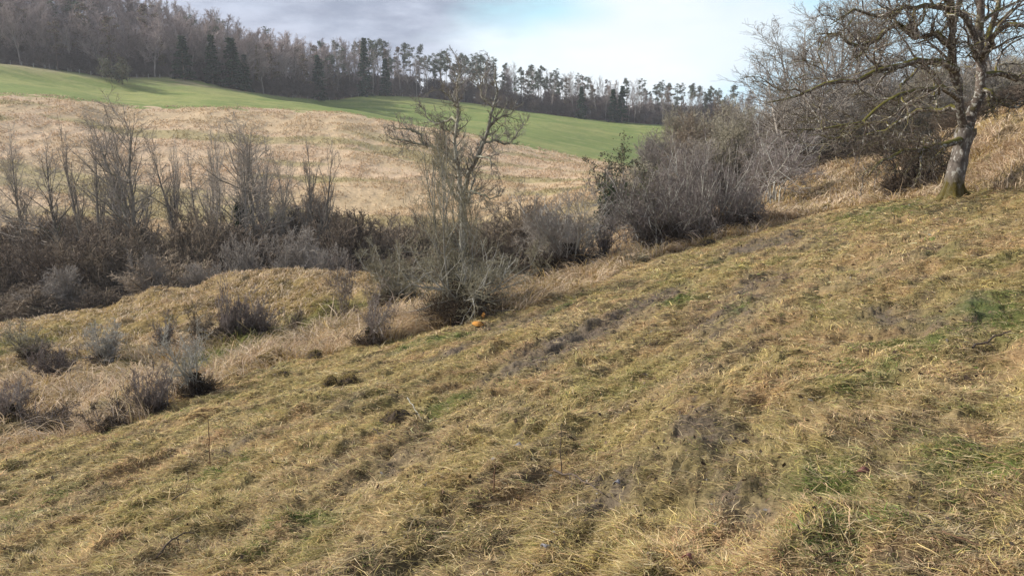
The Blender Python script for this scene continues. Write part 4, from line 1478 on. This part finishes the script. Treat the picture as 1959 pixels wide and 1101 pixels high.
# fence along the wood's edge
def field_fence():
    t = thing('field_fence', 'low wire fence with pale posts between the green field and the wood', 'fence', wood_place(640, -1.0))
    o = np.array(t.location)
    tops = []
    for px in list(range(20, 345, 22)) + list(range(560, 800, 14)):
        p = wood_place(px, -1.0)
        P = np.array([[p - o, p - o + [0, 0, .6], p - o + [.03, 0, 1.25]]])
        link('post', tube_mesh('post', [(P, np.full((1, 3), .09))], (6,), M_TWIG_PALE), t)
        tops.append(p - o)
    for seg in (tops[:15], tops[15:]):
        s = np.array(seg)
        for hz in (.5, .85, 1.15):
            link('wire', tube_mesh('wire', [((s + [0, 0, hz])[None], np.full((1, len(s)), .012))], (4,), M_GREY), t)


field_fence()

# ------------------------------------------------------------------ the valley wood
ASH = [bare_kind('valley_tree', 'tree', 14, 6.5, 500 + i, M_VALLEY, M_TWIG_VAL, .0105, .22, n1=20, n2=7, n3=5, n_trunks=(1, 2, 1, 3)[i], t0=.38, ang=30, lr=.40, wander=.12) for i in range(4)]
UNDER = [bare_kind('undergrowth_bush', 'bush', 5, 5.5, 520 + i, M_BARK_DARK, (M_TWIG_HEDGE, M_TWIG_BROWN, M_TWIG_HEDGE, M_TWIG_BROWN)[i], .015, .06, n1=14, n2=10, n3=7, n_trunks=9, t0=.05, ang=44, lr=.6, wander=.14)
         for i in range(4)]
PALE = [bare_kind('sallow_bush', 'bush', 4, 4, 530 + i, M_GREY, M_TWIG_GREY, .010, .05, n1=14, n2=9, n3=6, n_trunks=10, t0=.1, ang=38, lr=.55) for i in range(2)]


def valley_wood():
    rng = np.random.default_rng(88)
    trees = [  # column, distance, row of the tip, kind, width, label
        (34, 58, 262, 0, .7, 'slender bare tree at the left edge of the valley wood'),
        (62, 62, 235, 2, .7, 'tall bare tree second from the left edge in the valley wood'),
        (128, 60, 252, 2, .95, 'dark-trunked bare tree with spreading forked limbs on the left of the valley wood'),
        (196, 58, 228, 1, .85, 'twin-stemmed bare tree right of the dark-trunked tree, ivy below'),
        (262, 66, 300, 0, .5, 'thin bare sapling left of the widest pale tree of the valley wood'),
        (305, 60, 192, 3, 1.15, 'widest pale many-stemmed tree of the valley wood'),
        (368, 64, 240, 0, .6, 'thin upright bare tree between the widest pale tree and the crooked one'),
        (412, 60, 232, 1, .75, 'crooked two-stemmed bare tree in the middle of the valley wood'),
        (470, 58, 240, 2, .7, 'ivy-clad straight bare tree in the right half of the valley wood'),
        (538, 62, 222, 3, 1.1, 'broad grey tree with ascending limbs right of the ivy-clad tree'),
        (605, 60, 262, 1, .85, 'vase shaped bare tree with ivy at its foot, rightmost of the valley wood'),
        (520, 60, 290, 0, .5, 'thin bare pole tree close to the left of the broad grey tree'),
        (435, 57, 300, 2, .5, 'short thin bare tree right of the crooked tree'),
        (92, 63, 285, 0, .5, 'thin pale pole tree between the second tree from the left and the dark-trunked tree'),
        (232, 61, 262, 0, .55, 'slim straight bare tree between the twin-stemmed tree and the thin sapling'),
        (340, 63, 262, 1, .6, 'slim forked bare tree close to the right of the widest pale tree'),
        (388, 62, 270, 0, .5, 'slim bare tree close to the left of the crooked tree'),
        (500, 64, 255, 1, .6, 'slim forked bare tree just right of the ivy-clad tree'),
        (572, 61, 275, 0, .55, 'slim bare tree between the broad grey tree and the vase shaped tree')]
    ivy_jobs = []
    for px, y, top, k, w, lab in trees:
        g, h = at_top(px, y, top)
        t = ASH[k].place(g, h, rng.uniform(0, 6.28), lab, 'bare trees of the valley wood', wid=w)
        ivy_jobs.append((px, t, h))
    for px, t, h in ivy_jobs:
        if px in (196, 470, 605, 128, 412, 62, 232):
            n = 1700 if px == 470 else 900
            zz = rng.uniform(0.02, {470: .62, 605: .42}.get(px, .30), n) * h
            az = rng.uniform(0, 6.28, n)
            rr = rng.uniform(.15, .55, n) * (1.2 - zz / h)
            c = np.stack([np.cos(az) * rr, np.sin(az) * rr, zz], -1) / np.array(t.scale)
            link('ivy', leaf_mesh('ivy', rng, c, np.full(n, .13), (.034, .044, .020)), t)
    n = 0
    for y, step, top0, js in ((47, 34, 545, 25), (52, 38, 500, 35), (58, 42, 462, 35), (64, 46, 445, 30), (70, 52, 440, 22)):
        px = -60.0
        while px < 800:
            g = at(px + rng.uniform(-8, 8), y + rng.uniform(-2, 2))
            top = top0 + rng.normal() * js - 14 * math.sin(px * .013) + (18 if px < 120 else 0)
            h = max(1.8, float(pt(px, top, y)[2] - g[2]))
            side = 'left' if px < 260 else 'middle' if px < 520 else 'right'
            kd = UNDER[n % 4]
            tone = ('dark', 'brown')[n % 2]
            s = {'left': 'below the dark-trunked tree', 'middle': 'below the widest pale tree', 'right': 'below the broad grey tree'}[side]
            kd.place(g, h, rng.uniform(0, 6.28), '%s twiggy undergrowth bush in the valley wood %s' % (tone, s), '%s undergrowth %s' % (tone, s), wid=rng.uniform(.85, 1.2))
            n += 1
            px += step * rng.uniform(.75, 1.25)
    for i, (px, y, top, w, lab) in enumerate([
            (128, 45, 512, .75, 'pale grey bush with fanned thin branches before the dark undergrowth at left'),
            (288, 44, 478, .6, 'pale grey feathery bush below the widest pale tree of the valley wood'),
            (385, 44, 505, .5, 'small pale sapling bush in front of the dark gap in the valley wood'),
            (470, 46, 452, .7, 'lilac-grey rounded bush at the foot of the ivy-clad tree'),
            (575, 47, 440, .9, 'wide blue-grey bush right of the lilac-grey rounded bush'),
            (632, 46, 470, .6, 'small blue-grey bush right of the wide blue-grey bush'),
            (70, 44, 560, .7, 'low grey bush at the foot of the undergrowth near the left edge')]):
        g, h = at_top(px, y, top)
        PALE[i % 2].place(g, h, rng.uniform(0, 6.28), lab, 'pale bushes in front of the valley wood', wid=w)
    # scattered brown scrub between the valley wood and the round hawthorn, seen behind the edge shrubs
    for i, (px, y, top, w) in enumerate([(690, 56, 425, 1.0), (735, 60, 440, 1.0), (660, 60, 410, 1.0), (800, 55, 455, .9), (840, 60, 430, 1.1), (900, 62, 420, 1.1), (960, 60, 400, 1.1),
                                         (1010, 66, 385, 1.0), (1060, 62, 395, .9), (770, 48, 490, .7), (860, 48, 480, .7)]):
        g, h = at_top(px, y, top)
        UNDER[(i * 2 + 1) % 4].place(g, h, rng.uniform(0, 6.28), 'brown twiggy bush in the valley behind the hawthorns on the slope edge', 'brown valley bushes behind the hawthorns', wid=w)


valley_wood()

# ------------------------------------------------------------------ the wooded side on the right
OLIVE = [bare_kind('thicket_tree', 'tree', 9, 7, 600 + i, M_GREY, (M_TWIG_WOOD, M_TWIG_WOOD, M_TWIG_GREY, M_TWIG_BROWN)[i], .0155, .10, n1=18, n2=10, n3=7, n_trunks=6, t0=.1, ang=40, lr=.5, wander=.13)
         for i in range(4)]


def right_wood():
    rng = np.random.default_rng(99)
    n = 0
    tones = ('olive-grey', 'olive-grey', 'purple-grey', 'brown')
    for y, tops, step in ((62, [(1215, 330), (1300, 262), (1400, 250), (1500, 232), (1600, 225), (1700, 205), (1800, 185), (1959, 150), (2200, 120)], 44),
                          (74, [(1230, 300), (1290, 220), (1400, 212), (1500, 195), (1600, 175), (1700, 150), (1800, 135), (1959, 110), (2200, 60)], 44),
                          (92, [(1250, 262), (1285, 205), (1400, 198), (1500, 180), (1600, 150), (1700, 122), (1800, 112), (1959, 95), (2200, 30)], 46)):
        tp = np.array(tops, float)
        px = tp[0, 0]
        while px < 2080:
            top = np.interp(px, tp[:, 0], tp[:, 1]) + rng.normal() * 9
            g, h = at_top(px, y + rng.uniform(-3, 3), top)
            h = max(2.5, h)
            k = n % 4
            s = 'between the hawthorn thicket and the tall grey tree' if px < 1480 else 'behind the limbs of the mossy tree' if px < 1800 else 'on the skyline right of the mossy trunk'
            OLIVE[k].place(g, h, rng.uniform(0, 6.28), '%s bare thicket tree %s' % (tones[k], s), '%s thicket trees %s' % (tones[k], s), wid=.75 * rng.uniform(.85, 1.15))
            n += 1
            px += step * rng.uniform(.75, 1.25)
    # low dark hedge at the top of the tan bank
    for px, y, top in ((1560, 57, 285), (1600, 58, 280), (1650, 56, 275), (1520, 56, 300), (1700, 52, 262), (1480, 54, 330), (1860, 46, 215), (1900, 44, 190), (1950, 42, 175), (2000, 42, 160)):
        g, h = at_top(px, y, top)
        s = 'at the top of the tan bank left of the mossy tree' if px < 1800 else 'at the top of the tan bank right of the mossy tree'
        UNDER[(px // 10) % 2 * 2].place(g, max(1.2, h), rng.uniform(0, 6.28), 'dark low hedge bush ' + s, 'dark hedge bushes ' + s, wid=.75)


right_wood()
TALL = [bare_kind('tall_bare_tree', 'tree', 16, 11, 640 + i, M_GREY, M_TWIG_GREY,   .0115, .17, n1=24, n2=9, n3=6, n_trunks=(4, 3)[i], t0=.22, ang=44, lr=.40, wander=.14) for i in range(2)]
for i, (px, y, top, w, lab) in enumerate([
        (1515, 58, 10, .85, 'tall grey many-stemmed bare tree, leftmost against the sky beside the mossy tree'),
        (1570, 60, -40, .9, 'tall grey bare tree right of the leftmost tall tree, behind mossy limb tips'),
        (1640, 66, -70, .9, 'tall grey bare tree hidden behind the upper limbs of the mossy tree'),
        (1935, 62, -60, .8, 'tall bare tree on the skyline right of the mossy trunk')]):
    g, h = at_top(px, y, top)
    TALL[i % 2].place(g, h, 1.3 * i, lab, 'tall bare trees against the sky', wid=w)


# ------------------------------------------------------------------ the damp air of the valley
def haze():
    x0, x1, y0, y1, z0, z1 = -900, 900, -760, 760, -19, 92
    v = np.array([(x, y, z) for z in (z0, z1) for x, y in ((x0, y0), (x1, y0), (x1, y1), (x0, y1))], float)
    f = np.array([(3, 2, 1, 0), (4, 5, 6, 7), (0, 1, 5, 4), (1, 2, 6, 5), (2, 3, 7, 6), (3, 0, 4, 7)])
    m = bpy.data.materials.new('haze')
    m.use_nodes = True
    nt = m.node_tree
    nt.nodes.remove(nt.nodes['Principled BSDF'])
    pv = nt.nodes.new('ShaderNodeVolumePrincipled')
    pv.inputs['Color'].default_value = (.90, .92, .97, 1)
    pv.inputs['Density'].default_value = HAZE
    pv.inputs['Anisotropy'].default_value = .2
    nt.links.new(pv.outputs[0], nt.nodes['Material Output'].inputs['Volume'])
    o = link('haze', new_mesh('haze', v, [f], [m]))
    o['kind'] = 'stuff'
    o['label'] = 'thin pale haze filling the valley'


HAZE = 0.00030
haze()

# ------------------------------------------------------------------ small things on the slope
M_SOIL = mat_bark('soil', (.085, .062, .042), (.040, .030, .022), 14)
M_CUT = mat_bark('fresh_cut_wood', (.50, .235, .05), (.36, .17, .05), 14, vary=0)
M_CUT_Y = mat_bark('pale_cut_wood', (.58, .42, .12), (.48, .33, .12), 10, vary=0)
M_CUT_TAN = mat_bark('tan_cut_wood', (.48, .33, .22), (.40, .27, .17), 10, vary=0)
M_STICK = mat_bark('dead_wood', (.11, .085, .066), (.055, .042, .034), 20)
M_STEM = mat_bark('dry_stem', (.17, .10, .062), (.10, .06, .038), 20)
M_LITTER = mat_bark('pale_litter', (.26, .25, .26), (.14, .135, .14), 30)
M_REDLEAF = mat_bark('red_leaf', (.24, .11, .085), (.13, .06, .05), 30)


def clod(name, label, px, py, wpx, hpx, seed, cat='molehill', mat=None, group=None):
    rng = np.random.default_rng(seed)
    p = hit(px, py)
    k = p[1] / F_PX
    n, m = 14, 26
    ph = np.linspace(0, np.pi / 2 * 1.1, n)
    a = np.linspace(0, 2 * np.pi, m, endpoint=False)
    PHI, A = np.meshgrid(ph, a, indexing='ij')
    rx, rz = wpx * k / 2, hpx * k
    bump = .72 + .6 * fbm(np.cos(A) * 2.2 + seed, np.sin(A) * 2.2 + PHI * 3.1, seed, 4)
    x, y, z = np.sin(PHI) * np.cos(A) * rx * bump, np.sin(PHI) * np.sin(A) * rx * .8 * bump, np.cos(PHI) * rz * bump
    z = z + x * PA + y * PB
    v = np.stack([x, y, z], -1).reshape(-1, 3)
    i, j = np.meshgrid(np.arange(n - 1), np.arange(m), indexing='ij')
    f = np.stack([i * m + j, (i + 1) * m + j, (i + 1) * m + (j + 1) % m, i * m + (j + 1) % m], -1).reshape(-1, 4)
    t = thing(name, label, cat, p - [0, 0, .03], group)
    link('soil_heap', new_mesh('soil_heap', v, [f], [mat or M_SOIL], smooth=True), t)
    # grass hanging over it
    nb = 170
    az = rng.uniform(0, 6.28, nb)
    q = rng.integers(0, len(v), nb)
    base = v[q]
    d = nrm(np.stack([np.cos(az), np.sin(az), rng.uniform(-.2, .9, nb)], -1))
    L = (.10 + .0035 * p[1]) * rng.uniform(.5, 1.4, nb)
    P = np.stack([base, base + d * (L * .5)[:, None], base + d * (L * .85)[:, None] - np.array([0, 0, .35]) * L[:, None]], 1)
    R = np.linspace(1, .4, 3)[None] * np.full((nb, 1), .00025 * p[1] + .0008)
    link('grass_fringe', tube_mesh('grass_fringe', [(P, R)], (3,), mat_fringe), t)


mat_fringe = mat_bark('fringe_straw', (.30, .22, .095), (.16, .13, .045), 6)
for i, (px, py, w, h, lab) in enumerate([
        (602, 684, 30, 15, 'dark round molehill on its own above the tan grass edge'),
        (518, 690, 20, 10, 'small dark molehill in the tan grass, right one of a close pair'),
        (500, 694, 16, 13, 'small dark molehill in the tan grass, left one of a close pair'),
        (535, 719, 34, 11, 'flat dark molehill below the close pair'),
        (632, 735, 30, 18, 'dark grassy clod beside a brown tussock on the mown slope'),
        (668, 730, 34, 16, 'brown tussock right of the dark grassy clod'),
        (755, 802, 62, 22, 'wide dark earth heap with dead stalks in the middle of the mown slope'),
        (1350, 471, 34, 13, 'dark mound at the foot of the hawthorn thicket'),
        (295, 868, 34, 12, 'dark clod with a twig on the lower left of the slope'),
        (946, 533, 20, 8, 'low earth clod in the tan grass left of the thin sapling'),
        (1580, 402, 26, 9, 'small dark clod at the top edge of the mown slope near the tan bank')]):
    clod('molehill', lab, px, py, w, h, 700 + i, group='molehills and earth clods')


def disc_log(name, label, px, py, wpx, lpx, az, cut, tilt, seed, cat):
    """a cut log or stump: bark tube with a fresh cut face"""
    rng = np.random.default_rng(seed)
    p = hit(px, py)
    k = p[1] / F_PX
    r, L = wpx * k / 2, lpx * k
    d = np.array([math.cos(az) * math.cos(tilt), math.sin(az) * math.cos(tilt), math.sin(tilt)])
    t = thing(name, label, cat, p + [0, 0, r * .5])
    P = np.array([[d * 0, -d * L * .5, -d * L]])
    v, f = tubes(P, np.array([[r, r * 1.03, r * .98]]), 16)
    v = v + (rng.uniform(size=v.shape) - .5) * r * .12
    link('bark', new_mesh('bark', v, [f], [M_STICK], smooth=True), t)
    u = nrm(np.cross(d, [0, 0, 1.0]))
    w = np.cross(u, d)
    a = np.linspace(0, 2 * np.pi, 16, endpoint=False)
    ring = (np.cos(a)[:, None] * u + np.sin(a)[:, None] * w) * (r * .97 * rng.uniform(.72, 1.08, 16))[:, None] + d * .015
    rim = ring - d * .03
    vv = np.concatenate([ring, rim, [d * .022]])
    j = np.arange(16)
    link('cut_face', new_mesh('cut_face', vv, [np.stack([j, (j + 1) % 16, 0 * j + 32], -1), np.stack([j + 16, (j + 1) % 16 + 16, (j + 1) % 16, j], -1)], [cut]), t)


disc_log('tree_stump', 'low tree stump with a bright orange fresh cut face below the large hawthorn', 914, 624, 23, 7, -1.5, M_CUT, 1.30, 801, 'stump')
disc_log('cut_log', 'thin orange-ended cut log lying just above the orange stump', 925, 609, 14, 32, 3.6, M_CUT, .35, 802, 'log')
disc_log('cut_log', 'yellow-ended cut log at the foot of the hawthorn thicket', 1294, 473, 12, 14, -2.0, M_CUT_Y, .3, 803, 'log')
disc_log('cut_log', 'tan cut log end touching the yellow-ended log', 1308, 471, 13, 12, -1.4, M_CUT_TAN, .25, 804, 'log')


def stick(name, label, cat, pts_, r, seed, mat, twigs=0, lift=.02, group=None):
    """a stick lying through ground points given in photo pixels"""
    rng = np.random.default_rng(seed)
    g = np.array([hit(a, b) + [0, 0, c] for a, b, c in pts_])
    o = g[0].copy()
    P = resample(g - o, 9) + rng.normal(size=(9, 3)) * r * .8
    P[:, 2] += lift
    lv = [(P[None], np.linspace(r, r * .45, 9)[None])]
    t = thing(name, label, cat, o, group)
    link('shaft', tube_mesh('shaft', lv, (6,), mat), t)
    if twigs:
        tw = grow(rng, *lv[0], twigs, .2, .95, 40, .35, 5, .2, 0, .6, r * .25)
        link('twigs', tube_mesh('twigs', [tw], (4,), mat), t)


stick('fallen_branch', 'forked bundle of dead twigs lying right of the short upright stump stem', 'branch', [(1060, 905, 0), (1110, 930, .03), (1155, 960, .03)], .008, 811, M_STICK, 6)
stick('fallen_branch', 'thin dead stick slanting down from the wide earth heap', 'branch', [(715, 828, .02), (755, 850, .02)], .006, 812, M_STICK)
stick('fallen_branch', 'pale thin stick propped against the wide earth heap', 'branch', [(780, 778, .08), (806, 806, .01)], .006, 813, M_TWIG_PALE)
stick('fallen_branch', 'dark straight stick lying on the upper right of the slope', 'branch', [(1858, 674, .02), (1930, 645, .03)], .010, 814, M_STICK, 2)
stick('fallen_branch', 'dark forked stick low on the left foreground', 'branch', [(298, 1075, 0), (330, 1050, .05), (372, 1032, .03)], .008, 815, M_STICK, 3)
stick('fallen_branch', 'dark stick beside a bare muddy streak left of the foreground centre', 'branch', [(330, 965, .02), (362, 948, .03), (405, 945, .01)], .006, 816, M_STICK, 3)
stick('fallen_branch', 'dry brown twig at the right edge of the foreground slope', 'branch', [(1885, 905, .02), (1920, 905, .03), (1958, 920, .02)], .003, 817, M_STEM, 3)
stick('fallen_branch', 'dry brown twig at the bottom right corner of the slope', 'branch', [(1800, 1040, .03), (1880, 1075, .04)], .003, 818, M_STEM, 3)


def upright(name, label, px, py, top, r, seed, mat, twigs=0):
    rng = np.random.default_rng(seed)
    o = hit(px, py)
    h = (py - top) * o[1] / F_PX
    P = np.stack([np.linspace(0, .02, 8) + rng.normal(size=8) * .004, rng.normal(size=8) * .004, np.linspace(-.03, h, 8)], -1)[None]
    R = np.linspace(r, r * .5, 8)[None]
    t = thing(name, label, 'stem', o)
    link('stalk', tube_mesh('stalk', [(P, R)], (6,), mat), t)
    if twigs:
        link('side_twigs', tube_mesh('side_twigs', [grow(rng, P, R, twigs, .4, 1, 35, .25, 4, .2, .1, .6, r * .3)], (3,), mat), t)


upright('dead_weed', 'tall thin dry stem standing upright on the left of the mown slope', 401, 894, 790, .006, 821, M_STEM, 3)
upright('dead_weed', 'short red-brown broken stem standing upright in the foreground centre', 942, 942, 884, .007, 822, M_STEM, 2)
upright('dead_weed', 'short dry stem beside the tall thin one, half hidden in the grass', 433, 900, 860, .004, 823, M_STEM, 1)


def leaf(name, label, px, py, size, seed, mat):
    rng = np.random.default_rng(seed)
    p = hit(px, py)
    n = 12
    a = np.linspace(0, 2 * np.pi, n, endpoint=False)
    r = size * (.75 + .25 * np.abs(np.sin(a * 2.5))) * rng.uniform(.85, 1.1, n)
    top = np.stack([np.cos(a) * r, np.sin(a) * r * .6, .012 * np.sin(a * 2) + .02 + 0 * a], -1)
    bot = top - [0, 0, .003]
    v = np.concatenate([top, bot, [[0, 0, .030]], [[0, 0, .026]]])
    j = np.arange(n)
    k = (j + 1) % n
    f3 = np.concatenate([np.stack([j, k, 0 * j + 2 * n], -1), np.stack([k + n, j + n, 0 * j + 2 * n + 1], -1)])
    f4 = np.stack([j + n, k + n, k, j], -1)
    v[:, 2] += v[:, 0] * PA + v[:, 1] * PB
    o = link(name, new_mesh(name, v, [f3, f4], [mat]), None, p + [0, 0, .02])
    o.rotation_euler = (rng.uniform(-.4, .4), rng.uniform(-.4, .4), rng.uniform(0, 6))
    tag(o, label, 'leaf')


leaf('dead_leaf', 'pale grey curled leaf lying in the middle of the foreground', 990, 860, .04, 831, M_LITTER)
leaf('dead_leaf', 'pinkish dead leaf lying on dark green grass at the right foreground', 1650, 912, .035, 832, M_REDLEAF)
leaf('dead_leaf', 'dark red dead leaf at the bottom edge right of centre', 1312, 1080, .03, 833, M_REDLEAF)
leaf('dead_leaf', 'pale grey leaf near the bottom, left of the red leaf', 1040, 1058, .028, 834, M_LITTER)
leaf('dead_leaf', 'small pale leaf right of the forked bundle of twigs', 1180, 936, .025, 835, M_LITTER)
